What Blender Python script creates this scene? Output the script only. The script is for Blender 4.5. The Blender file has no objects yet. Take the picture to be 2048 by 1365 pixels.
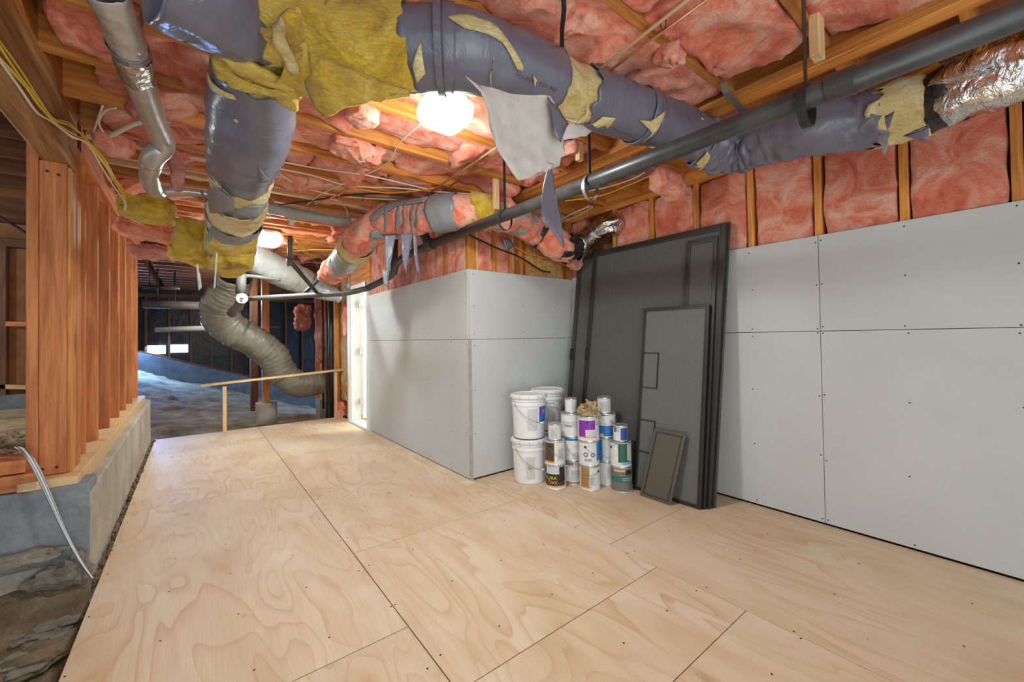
import bpy, bmesh, math, random
from mathutils import Vector, Matrix, noise
R = random.Random(7)
C = bpy.context.scene.collection
SC = bpy.context.scene
V = Vector
# ---------------------------------------------------------------- camera
YAW, PITCH, ROLL, FPX, CAMH = 0.6767, 0.0145, -0.0155, 820.73, 1.2071
PCX, PCY = 1047.0, 664.1
_f = V((math.sin(YAW)*math.cos(PITCH), math.cos(YAW)*math.cos(PITCH), math.sin(PITCH)))
_r0 = V((math.cos(YAW), -math.sin(YAW), 0)); _u0 = _r0.cross(_f)
_r = _r0*math.cos(ROLL) + _u0*math.sin(ROLL)
_u = -_r0*math.sin(ROLL) + _u0*math.cos(ROLL)
CAM = V((0, 0, CAMH))
cd = bpy.data.cameras.new('camera'); cam = bpy.data.objects.new('camera', cd); C.objects.link(cam)
cam.matrix_world = Matrix(((_r.x, _u.x, -_f.x, 0), (_r.y, _u.y, -_f.y, 0), (_r.z, _u.z, -_f.z, CAMH), (0, 0, 0, 1)))
cd.sensor_fit = 'HORIZONTAL'; cd.sensor_width = 36.0; cd.lens = FPX/2048*36.0
cd.shift_x = -(PCX-1024)/2048; cd.shift_y = (PCY-682.5)/2048
cd.clip_start = 0.02; cd.clip_end = 200
SC.camera = cam
# ---------------------------------------------------------------- world and lights
SC.view_settings.view_transform = 'Standard'; SC.view_settings.look = 'None'
SC.view_settings.gamma = 1.0; SC.view_settings.use_curve_mapping = False
SC.view_settings.exposure = 0.0
w = bpy.data.worlds.new('world'); SC.world = w; w.use_nodes = True
w.node_tree.nodes['Background'].inputs[0].default_value = (0.80, 0.94, 1.0, 1)
w.node_tree.nodes['Background'].inputs[1].default_value = .9

def light(name, kind, loc, energy, color=(1, 1, 1), size=0.2, size_y=None, aim=None):
    l = bpy.data.lights.new(name, kind); l.energy = energy; l.color = color
    if kind == 'AREA':
        l.size = size
        if size_y: l.shape = 'RECTANGLE'; l.size_y = size_y
    else: l.shadow_soft_size = size
    o = bpy.data.objects.new(name, l); C.objects.link(o); o.location = loc
    if aim is not None: o.rotation_euler = (V(aim)-V(loc)).to_track_quat('-Z', 'Y').to_euler()
    return o
L1 = V((1.035, 1.92, 2.43)); L2 = V((0.64, 5.35, 2.385))
LC = (.87, .985, .96)
light('bulb_light', 'POINT', (L1.x, L1.y, 2.27), 27, LC, .08)
light('bulb_light', 'POINT', (L2.x, L2.y, 2.25), 30, LC, .08)
# the round lit glass of each lamp faces down
for P_, e_ in ((L1, 19), (L2, 24)):
    o_ = light('lamp_glass_light', 'AREA', (P_.x, P_.y, P_.z-.135), e_, LC, .22, aim=(P_.x, P_.y, 0)); o_.data.shape = 'DISK'
# two added soft fill lights behind the camera, with no real source modelled
light('rear_fill_light', 'AREA', (-.3, -2.6, 1.5), 38, (.84, .96, 1.0), 3.2, 2.2, aim=(.9, 3.0, 1.3))
light('camera_fill_light', 'AREA', (.2, -.9, .5), 20, (.88, .98, .96), 1.2, 1.2, aim=(1.1, 1.8, 2.5))
light('room_lamp', 'POINT', (4.25, 4.68, 1.9), 190, (.92, 1.0, .97), .05)
# outdoor light entering the crawl space through its vent
light('vent_daylight', 'AREA', (-.9, 12.3, 1.25), 105, (.22, .46, 1.0), .7, .3, aim=(.4, 9.5, -.3))
light('crawl_blue_light', 'AREA', (3.6, 10.2, 1.2), 62, (.24, .46, 1.0), .8, .6, aim=(1.2, 9.5, -.8))  # blue area light standing free on the right, away from the vent
light('crawl_fill_light', 'POINT', (.55, 8.6, 2.0), 34, (1.0, .96, .84), .1)  # added fill to brighten the far dirt; no bulb hangs here
light('crawl_fill_light', 'POINT', (-2.3, 4.6, 1.9), 34, (.9, .97, .9), .1)  # unseen fill light for the left crawl space, no fixture

# ---------------------------------------------------------------- pixel -> point on an axis plane
def at(x, y, axis, v):
    d = _f + (x-PCX)/FPX*_r - (y-PCY)/FPX*_u
    i = 'xyz'.index(axis)
    return CAM + d*((v-CAM[i])/d[i])
def dep(x, y, t):
    d = _f + (x-PCX)/FPX*_r - (y-PCY)/FPX*_u
    return CAM + d*t

# ---------------------------------------------------------------- materials
def newmat(name):
    m = bpy.data.materials.new(name); m.use_nodes = True
    nt = m.node_tree; b = nt.nodes['Principled BSDF']
    return m, nt, b
def N(nt, t, **kw):
    n = nt.nodes.new(t)
    for k, v in kw.items():
        if k.startswith('i_'):
            key = k[2:]; key = int(key) if key.isdigit() else key
            n.inputs[key].default_value = v
        else: setattr(n, k, v)
    return n
def ramp(nt, fac, stops, interp='LINEAR'):
    r = N(nt, 'ShaderNodeValToRGB'); cr = r.color_ramp; cr.interpolation = interp
    while len(cr.elements) < len(stops): cr.elements.new(.5)
    for e, (p, c) in zip(cr.elements, stops):
        e.position = p; e.color = (c[0], c[1], c[2], 1) if not isinstance(c, (int, float)) else (c, c, c, 1)
    nt.links.new(fac, r.inputs[0]); return r.outputs[0]
def mixc(nt, fac, a, b, mode='MIX'):
    m = N(nt, 'ShaderNodeMix', data_type='RGBA', blend_type=mode)
    for i, s in ((0, fac), (6, a), (7, b)):
        if hasattr(s, 'is_linked') or hasattr(s, 'links'): nt.links.new(s, m.inputs[i])
        elif isinstance(s, (int, float)): m.inputs[i].default_value = s
        else: m.inputs[i].default_value = (*s, 1)
    return m.outputs[2]
def bump(nt, b, h, dist, strength=1.0):
    n = N(nt, 'ShaderNodeBump'); n.inputs['Strength'].default_value = strength; n.inputs['Distance'].default_value = dist
    nt.links.new(h, n.inputs['Height']); nt.links.new(n.outputs[0], b.inputs['Normal'])
def coords(nt, kind='Object', scale=(1, 1, 1)):
    t = N(nt, 'ShaderNodeTexCoord'); m = N(nt, 'ShaderNodeMapping')
    m.inputs['Scale'].default_value = scale
    nt.links.new(t.outputs[kind], m.inputs[0]); return m.outputs[0]
def tex(nt, v, scale, detail=4, rough=.55, dist=0):
    n = N(nt, 'ShaderNodeTexNoise'); n.inputs['Scale'].default_value = scale; n.inputs['Detail'].default_value = detail
    n.inputs['Roughness'].default_value = rough; n.inputs['Distortion'].default_value = dist
    nt.links.new(v, n.inputs['Vector']); return n.outputs['Fac']

def wood(name, a, b, c, rough=.6, vary=.25):
    m, nt, bs = newmat(name)
    v = coords(nt, 'UV', (1.2, 16, 1))
    g = tex(nt, v, 1.6, 3, .6, .8)
    f = tex(nt, coords(nt, 'UV', (5, 160, 1)), 1.0, 3, .6)
    col = ramp(nt, g, [(.3, a), (.5, b), (.7, c)])
    col = mixc(nt, .35, col, ramp(nt, f, [(.35, (.45, .45, .45)), (.6, (1, 1, 1))]), 'MULTIPLY')
    vo = N(nt, 'ShaderNodeTexVoronoi'); vo.inputs['Scale'].default_value = 1.0
    nt.links.new(coords(nt, 'UV', (1.1, 5, 1)), vo.inputs['Vector'])
    k = ramp(nt, vo.outputs['Distance'], [(.0, 1.0), (.06, .8), (.13, 0)])
    col = mixc(nt, k, col, tuple(x*.3 for x in a))
    oi = N(nt, 'ShaderNodeObjectInfo')
    hv = N(nt, 'ShaderNodeHueSaturation')
    mr = N(nt, 'ShaderNodeMapRange'); mr.inputs['To Min'].default_value = 1-vary; mr.inputs['To Max'].default_value = 1+vary*.6
    nt.links.new(oi.outputs['Random'], mr.inputs[0]); nt.links.new(mr.outputs[0], hv.inputs['Value'])
    nt.links.new(col, hv.inputs['Color']); nt.links.new(hv.outputs[0], bs.inputs['Base Color'])
    bs.inputs['Roughness'].default_value = rough
    bump(nt, bs, f, .0006)
    return m

def plain(name, col, rough=.5, metal=0.0, nscale=0, namt=.15, bumpd=0, spec=.5):
    m, nt, b = newmat(name)
    b.inputs['Base Color'].default_value = (*col, 1); b.inputs['Roughness'].default_value = rough
    b.inputs['Metallic'].default_value = metal; b.inputs['Specular IOR Level'].default_value = spec
    if nscale:
        n = tex(nt, coords(nt), nscale, 5)
        c = ramp(nt, n, [(.3, tuple(x*(1-namt) for x in col)), (.7, tuple(min(1, x*(1+namt)) for x in col))])
        nt.links.new(c, b.inputs['Base Color'])
        if bumpd: bump(nt, b, n, bumpd)
    return m

def fiber(name, dark, mid, light_, big=5.0):
    m, nt, b = newmat(name)
    co = coords(nt)
    a = tex(nt, co, big, 5, .62, 1.2)
    f = tex(nt, coords(nt, 'Object', (1, 1, 3.2)), 38, 5, .72, 1.5)
    col = ramp(nt, a, [(.28, dark), (.46, mid), (.66, light_)])
    col = mixc(nt, .5, col, ramp(nt, f, [(.3, tuple(.55 for _ in range(3))), (.62, (1.15, 1.15, 1.15))]), 'MULTIPLY')
    nt.links.new(col, b.inputs['Base Color'])
    b.inputs['Roughness'].default_value = 1; b.inputs['Specular IOR Level'].default_value = .05
    b.inputs['Sheen Weight'].default_value = .25; b.inputs['Sheen Roughness'].default_value = .6
    ad = N(nt, 'ShaderNodeMath', operation='ADD'); ml = N(nt, 'ShaderNodeMath', operation='MULTIPLY'); ml.inputs[1].default_value = .35
    nt.links.new(f, ml.inputs[0]); nt.links.new(a, ad.inputs[0]); nt.links.new(ml.outputs[0], ad.inputs[1])
    bump(nt, b, ad.outputs[0], .02)
    return m

def jacket(name, col, rough=.28, scl=(1, 1, 1), dist=.012, metal=0.0):
    m, nt, b = newmat(name)
    v = coords(nt, 'UV', (17, 5, 1))
    n = tex(nt, v, 1.0, 4, .6, 1.4)
    n2 = tex(nt, coords(nt), 9, 3)
    c = ramp(nt, n2, [(.3, tuple(x*.8 for x in col)), (.7, col)])
    nt.links.new(c, b.inputs['Base Color'])
    b.inputs['Roughness'].default_value = rough; b.inputs['Metallic'].default_value = metal
    bump(nt, b, n, dist, .9)
    return m

def plywood():
    m, nt, b = newmat('plywood')
    co = coords(nt, 'UV', (1, 1, 1))
    mp = coords(nt, 'UV', (3.3, .75, 1))
    n = tex(nt, mp, 1.0, 1.6, .45, .55)
    mu = N(nt, 'ShaderNodeMath', operation='MULTIPLY'); mu.inputs[1].default_value = 12
    nt.links.new(n, mu.inputs[0])
    fr = N(nt, 'ShaderNodeMath', operation='FRACT'); nt.links.new(mu.outputs[0], fr.inputs[0])
    base = ramp(nt, tex(nt, coords(nt, 'UV', (1.5, .5, 1)), 2.2, 3), [(.3, (.66, .47, .29)), (.52, (.75, .57, .39)), (.72, (.80, .65, .49))])
    ring = ramp(nt, fr.outputs[0], [(0, .0), (.5, .03), (.82, .5), (.95, 1.0), (1.0, 0)])
    fade = ramp(nt, tex(nt, co, 1.1, 2), [(.38, .18), (.6, .95)])
    mm = N(nt, 'ShaderNodeMath', operation='MULTIPLY'); nt.links.new(ring, mm.inputs[0]); nt.links.new(fade, mm.inputs[1])
    m3 = N(nt, 'ShaderNodeMath', operation='MULTIPLY'); nt.links.new(mm.outputs[0], m3.inputs[0]); m3.inputs[1].default_value = .55
    col = mixc(nt, m3.outputs[0], base, (.56, .28, .12))
    f = tex(nt, coords(nt, 'UV', (150, 5, 1)), 1.0, 3)
    col = mixc(nt, .25, col, ramp(nt, f, [(.3, (.7, .7, .7)), (.6, (1.05, 1.05, 1.05))]), 'MULTIPLY')
    vo = N(nt, 'ShaderNodeTexVoronoi'); vo.inputs['Scale'].default_value = 1.0
    nt.links.new(coords(nt, 'UV', (3.4, 1.7, 1)), vo.inputs['Vector'])
    k = ramp(nt, vo.outputs['Distance'], [(0, .65), (.035, .45), (.05, .12), (.062, .4), (.075, 0)])
    col = mixc(nt, k, col, (.30, .20, .11))
    vs = N(nt, 'ShaderNodeTexVoronoi'); vs.inputs['Scale'].default_value = 9
    nt.links.new(co, vs.inputs['Vector'])
    k2 = ramp(nt, vs.outputs['Distance'], [(0, .85), (.035, .7), (.05, 0)])
    gate = ramp(nt, tex(nt, co, 3.1, 1), [(.55, 0), (.6, 1)])
    mg = N(nt, 'ShaderNodeMath', operation='MULTIPLY'); nt.links.new(k2, mg.inputs[0]); nt.links.new(gate, mg.inputs[1])
    col = mixc(nt, mg.outputs[0], col, (.16, .11, .07))
    st = ramp(nt, tex(nt, coords(nt, 'UV', (1, 1, 1)), 1.9, 5, .65), [(.55, 0), (.78, .5)])
    col = mixc(nt, st, col, (.80, .70, .60))
    nt.links.new(col, b.inputs['Base Color']); b.inputs['Roughness'].default_value = .55
    bump(nt, b, f, .0004)
    return m

M = {}
M['fir'] = wood('fir_lumber', (.46, .14, .022), (.70, .26, .05), (.82, .38, .09))
M['fir_red'] = wood('old_red_fir', (.40, .115, .03), (.60, .19, .055), (.72, .27, .085), vary=.18)
M['fir_pale'] = wood('pale_new_lumber', (.66, .39, .17), (.80, .53, .27), (.86, .64, .37), vary=.08)
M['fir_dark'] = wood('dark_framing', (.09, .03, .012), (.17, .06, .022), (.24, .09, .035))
M['beam'] = wood('weathered_beam', (.28, .11, .035), (.44, .20, .07), (.56, .30, .12))
M['osb'] = plain('strand_board', (.52, .30, .10), .8, 0, 28, .45, .003)
M['subfloor'] = plain('subfloor_boards', (.30, .13, .05), .8, 0, 6, .3)
M['ply'] = plywood()
M['ply_edge'] = plain('plywood_edge', (.16, .09, .05), .8)
M['drywall'] = plain('gypsum_board', (.555, .56, .55), .75, 0, 2.5, .03, .0004, .3)
M['white'] = plain('white_paint', (.85, .86, .85), .4)
M['room'] = plain('room_paint', (.86, .86, .82), .7)
M['screw'] = plain('black_screw', (.03, .03, .035), .5, .6)
M['pink'] = fiber('pink_fibreglass', (.60, .07, .035), (.90, .25, .145), (.97, .53, .40))
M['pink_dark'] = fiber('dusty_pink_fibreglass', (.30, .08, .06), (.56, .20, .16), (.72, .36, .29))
M['yellow'] = fiber('yellow_fibreglass', (.22, .13, .015), (.68, .42, .02), (.86, .64, .13), 4)
M['paleyellow'] = fiber('pale_yellow_fibreglass', (.55, .38, .10), (.75, .58, .24), (.86, .74, .42), 6)
M['jacket'] = jacket('grey_vinyl_jacket', (.165, .16, .205), .26, dist=.005)
M['jacket_in'] = plain('pale_jacket_backing', (.56, .52, .48), .7, 0, 20, .1, .001)
M['graytape'] = jacket('grey_duct_tape', (.25, .26, .285), .35, dist=.004)
M['flex'] = jacket('grey_brown_flex_duct', (.24, .215, .175), .25, dist=.02)
M['silverflex'] = jacket('pale_silver_jacket', (.37, .37, .35), .3, dist=.012)
M['foil'] = jacket('crinkled_foil', (.80, .78, .76), .18, dist=.03, metal=1.0)
M['flexmetal'] = jacket('ribbed_flex_metal', (.56, .53, .50), .3, dist=.004, metal=.35)
M['foilgrey'] = jacket('dull_foil_tape', (.50, .45, .38), .3, dist=.015, metal=.8)
M['galv'] = plain('galvanised_metal', (.50, .48, .46), .32, .4, 14, .12)
M['blackwrap'] = plain('black_printed_wrap', (.025, .022, .025), .35, 0, 60, .9)
M['abs'] = plain('black_pipe', (.05, .05, .052), .38, 0, 9, .35, .0005)
M['greypipe'] = plain('grey_pipe', (.13, .12, .105), .6, 0, 9, .2)
M['strap'] = plain('black_strap', (.02, .02, .02), .5)
M['steelstrap'] = plain('steel_strap', (.35, .35, .38), .4, .8)
M['copper'] = plain('dull_copper', (.55, .27, .12), .4, .7, 12, .2)
M['tan'] = plain('tan_tube', (.52, .33, .17), .5)
M['wirey'] = plain('yellow_cable', (.80, .58, .06), .45)
M['wirew'] = plain('white_cable', (.74, .70, .62), .5)
M['wireo'] = plain('orange_cord', (.80, .25, .03), .5)
M['wireb'] = plain('black_cable', (.015, .015, .015), .5)
M['bronze'] = plain('bronze_frame', (.075, .072, .062), .4, .4)
M['bronze_dark'] = plain('dark_bronze_frame', (.035, .034, .03), .4, .4)
M['brownframe'] = plain('brown_frame', (.12, .10, .07), .5, .2)
M['vapor'] = plain('black_vapour_barrier', (.008, .009, .013), .35, 0, 3, .5, .02)
M['pail'] = plain('white_pail_plastic', (.82, .82, .82), .35, 0, 8, .05)
M['tin'] = plain('tin_plate', (.62, .62, .62), .3, .8, 20, .15)
M['canwhite'] = plain('white_can_label', (.76, .76, .75), .45, 0, 12, .06)
M['wire'] = plain('bail_wire', (.35, .35, .36), .35, .8)
for nm, c in dict(lblue=(.02, .20, .62), lnavy=(.03, .10, .33), lpurple=(.24, .03, .38), lbrown=(.09, .05, .035), lblack=(.03, .018, .012),
                  lorange=(.80, .28, .05), ltan=(.40, .20, .06), lgreen=(.03, .12, .08), lteal=(.03, .17, .14), lgrey=(.19, .16, .15),
                  lyellow=(.85, .68, .05), lpalegrey=(.60, .61, .61), lsky=(.18, .45, .75), lred=(.60, .04, .08), ink=(.10, .10, .12),
                  white2=(.82, .82, .80), lpink=(.75, .16, .10), lcream=(.75, .45, .28)).items():
    M[nm] = plain('print_'+nm[1:] if nm[0] == 'l' else 'print_'+nm, c, .45)
M['paper'] = plain('brown_paper', (.50, .36, .20), .8, 0, 20, .25, .002)

def concrete(name, a, b, bd=.004, sc=3.0):
    m, nt, bs = newmat(name)
    co = coords(nt)
    n = tex(nt, co, sc, 7, .65); n2 = tex(nt, co, sc*14, 5, .7)
    c = ramp(nt, n, [(.35, a), (.65, b)])
    c = mixc(nt, .35, c, ramp(nt, n2, [(.3, (.5, .5, .5)), (.6, (1.1, 1.1, 1.1))]), 'MULTIPLY')
    nt.links.new(c, bs.inputs['Base Color']); bs.inputs['Roughness'].default_value = .85
    bump(nt, bs, n2, bd); return m
M['conc'] = concrete('concrete_side', (.36, .31, .25), (.56, .51, .44))
M['conc_grey'] = concrete('concrete_blue_grey', (.17, .18, .20), (.30, .32, .34))
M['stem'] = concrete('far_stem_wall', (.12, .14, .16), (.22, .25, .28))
M['dirt'] = concrete('dirt', (.15, .095, .045), (.38, .27, .155), .03, 3.2)
M['rock'] = concrete('broken_concrete', (.30, .25, .18), (.56, .50, .41), .02, 9)
M['rubble'] = concrete('tan_rubble', (.34, .26, .15), (.58, .48, .32), .01, 9)

M['dirt_far'] = concrete('crawl_dirt', (.20, .145, .08), (.52, .41, .26), .03, 2.6)
def screenmat(name, col, tr):
    m, nt, b = newmat(name)
    b.inputs['Base Color'].default_value = (*col, 1); b.inputs['Roughness'].default_value = .6
    n = tex(nt, coords(nt, 'Object', (1, 1, 1)), 240, 2)
    c = ramp(nt, n, [(.3, tuple(x*.75 for x in col)), (.7, tuple(x*1.25 for x in col))]); nt.links.new(c, b.inputs['Base Color'])
    t = N(nt, 'ShaderNodeBsdfTransparent'); mx = N(nt, 'ShaderNodeMixShader'); mx.inputs[0].default_value = tr
    out = nt.nodes['Material Output']
    nt.links.new(b.outputs[0], mx.inputs[1]); nt.links.new(t.outputs[0], mx.inputs[2]); nt.links.new(mx.outputs[0], out.inputs[0])
    return m
M['mesh_screen'] = screenmat('insect_screen', (.125, .122, .11), .28)
M['mesh_brown'] = screenmat('brown_insect_screen', (.125, .11, .085), .15)
def emis(name, col, s):
    m, nt, b = newmat(name); b.inputs['Base Color'].default_value = (.9, .9, .9, 1)
    b.inputs['Emission Color'].default_value = (*col, 1); b.inputs['Emission Strength'].default_value = s; return m
M['glow'] = emis('glowing_glass', (1, .97, .9), 9)
M['daylight'] = emis('daylit_vent', (.75, .88, 1.0), 5)

# ---------------------------------------------------------------- mesh builder
class MB:
    def __init__(s): s.v = []; s.f = []; s.uv = []; s.mi = []
    def add(s, vs, fs, uvs=None, mi=0):
        o = len(s.v); s.v += [V(p) for p in vs]
        for k, f in enumerate(fs):
            s.f.append([o+i for i in f]); s.mi.append(mi)
            s.uv.append(uvs[k] if uvs else [(vs[i][0], vs[i][1]) for i in f])
        return s
    def obox(s, c, ax, h, mi=0):
        c = V(c); ax = [V(a) for a in ax]
        P = [c + ax[0]*(h[0]*i) + ax[1]*(h[1]*j) + ax[2]*(h[2]*k) for i in (-1, 1) for j in (-1, 1) for k in (-1, 1)]
        Q = [(h[0]*i, h[1]*j, h[2]*k) for i in (-1, 1) for j in (-1, 1) for k in (-1, 1)]
        F = [(0, 1, 3, 2), (4, 6, 7, 5), (0, 4, 5, 1), (2, 3, 7, 6), (0, 2, 6, 4), (1, 5, 7, 3)]
        la = max(range(3), key=lambda i: h[i]); oth = [i for i in range(3) if i != la]
        ou, ov = R.random()*30, R.random()*30
        uv = []
        for f in F:
            uv.append([(Q[i][la]+ou, Q[i][oth[0]]+Q[i][oth[1]]*1.0+ov) for i in f])
        return s.add(P, F, uv, mi)
    def box(s, a, b, mi=0):
        c = [(a[i]+b[i])/2 for i in range(3)]; h = [abs(b[i]-a[i])/2 for i in range(3)]
        return s.obox(c, ((1, 0, 0), (0, 1, 0), (0, 0, 1)), h, mi)
    def board(s, p, q, wd, th, up=(0, 0, 1), mi=0):
        p, q = V(p), V(q); d = (q-p); L = d.length; d.normalize()
        a = d.cross(V(up)); a.normalize(); b = a.cross(d)
        return s.obox((p+q)/2, (d, a, b), (L/2, wd/2, th/2), mi)
    def tube(s, pts, r, seg=8, mi=0, cap=True):
        pts = [V(p) for p in pts]; n = len(pts)
        rr = r if isinstance(r, (list, tuple)) else [r]*n
        o = len(s.v); prev = None; L = 0
        ring = []
        for i, p in enumerate(pts):
            t = (pts[min(i+1, n-1)] - pts[max(i-1, 0)]); t.normalize()
            if prev is None:
                a = t.cross(V((0, 0, 1)))
                if a.length < .1: a = t.cross(V((1, 0, 0)))
                a.normalize()
            else:
                a = prev - t*prev.dot(t); a.normalize()
            prev = a; b = t.cross(a)
            if i: L += (p-pts[i-1]).length
            for k in range(seg):
                th = 2*math.pi*k/seg
                s.v.append(p + (a*math.cos(th)+b*math.sin(th))*rr[i])
            ring.append(L)
        for i in range(n-1):
            for k in range(seg):
                k2 = (k+1) % seg
                s.f.append([o+i*seg+k, o+i*seg+k2, o+(i+1)*seg+k2, o+(i+1)*seg+k]); s.mi.append(mi)
                s.uv.append([(ring[i], k/seg), (ring[i], (k+1)/seg), (ring[i+1], (k+1)/seg), (ring[i+1], k/seg)])
        if cap:
            s.f.append([o+k for k in range(seg)][::-1]); s.uv.append([(0, 0)]*seg); s.mi.append(mi)
            s.f.append([o+(n-1)*seg+k for k in range(seg)]); s.uv.append([(0, 0)]*seg); s.mi.append(mi)
        return s
    def lathe(s, prof, c=(0, 0, 0), seg=32, mi=0, cap=True):
        o = len(s.v); c = V(c); n = len(prof)
        for (r, z) in prof:
            for k in range(seg):
                th = 2*math.pi*k/seg; s.v.append(c+V((r*math.cos(th), r*math.sin(th), z)))
        for i in range(n-1):
            for k in range(seg):
                k2 = (k+1) % seg
                s.f.append([o+i*seg+k, o+i*seg+k2, o+(i+1)*seg+k2, o+(i+1)*seg+k]); s.mi.append(mi)
                s.uv.append([(k/seg, prof[i][1]), ((k+1)/seg, prof[i][1]), ((k+1)/seg, prof[i+1][1]), (k/seg, prof[i+1][1])])
        if cap:
            for ii, rev in ((0, True), (n-1, False)):
                if prof[ii][0] > 1e-4:
                    q = [o+ii*seg+k for k in range(seg)]
                    s.f.append(q[::-1] if rev else q); s.uv.append([(0, 0)]*seg); s.mi.append(mi)
        return s
    def build(s, name, mat, parent=None, smooth=False, bevel=0, solid=0, sub=0):
        loc = parent.matrix_world.translation if parent is not None else V((0, 0, 0))
        me = bpy.data.meshes.new(name)
        me.from_pydata([tuple(p) for p in s.v], [], s.f)
        ul = me.uv_layers.new(name='uv'); flat = []
        for u in s.uv:
            for a in u: flat += [a[0], a[1]]
        ul.data.foreach_set('uv', flat)
        for m in (mat if isinstance(mat, (list, tuple)) else [mat]): me.materials.append(m)
        me.polygons.foreach_set('material_index', s.mi)
        if smooth: me.polygons.foreach_set('use_smooth', [True]*len(me.polygons))
        me.update()
        o = bpy.data.objects.new(name, me); C.objects.link(o)
        if parent is not None:
            o.parent = parent; o.matrix_parent_inverse = parent.matrix_world.inverted()
        if solid:
            q = o.modifiers.new('solid', 'SOLIDIFY'); q.thickness = solid; q.offset = 0
        if bevel:
            q = o.modifiers.new('bevel', 'BEVEL'); q.width = bevel; q.segments = 1; q.limit_method = 'ANGLE'
        if sub:
            q = o.modifiers.new('sub', 'SUBSURF'); q.levels = sub; q.render_levels = sub
        return o

def tag(o, label=None, cat=None, group=None, kind=None):
    if label: o['label'] = label
    if cat: o['category'] = cat
    if group: o['group'] = group
    if kind: o['kind'] = kind
    return o
def empty(name, loc=(0, 0, 0), rz=0):
    o = bpy.data.objects.new(name, None); C.objects.link(o); o.empty_display_size = .1
    o.matrix_world = Matrix.Translation(V(loc)) @ Matrix.Rotation(rz, 4, 'Z')
    return o
def thing(name, label, cat, loc=(0, 0, 0), group=None, rz=0):
    return tag(empty(name, loc, rz), label, cat, group)
def struct(o): o['kind'] = 'structure'; return o
def boxo(name, a, b, mat, parent=None, bevel=0):
    return MB().box(a, b).build(name, mat, parent, bevel=bevel)

def crom(pts, n):
    """Catmull-Rom through pts (tuples of any length)"""
    out = []; m = len(pts)
    for i in range(m-1):
        p0, p1, p2, p3 = pts[max(i-1, 0)], pts[i], pts[i+1], pts[min(i+2, m-1)]
        for k in range(n):
            t = k/n
            out.append(tuple(.5*((2*b)+(-a+c)*t+(2*a-5*b+4*c-d)*t*t+(-a+3*b-3*c+d)*t**3) for a, b, c, d in zip(p0, p1, p2, p3)))
    out.append(tuple(pts[-1])); return out

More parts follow.
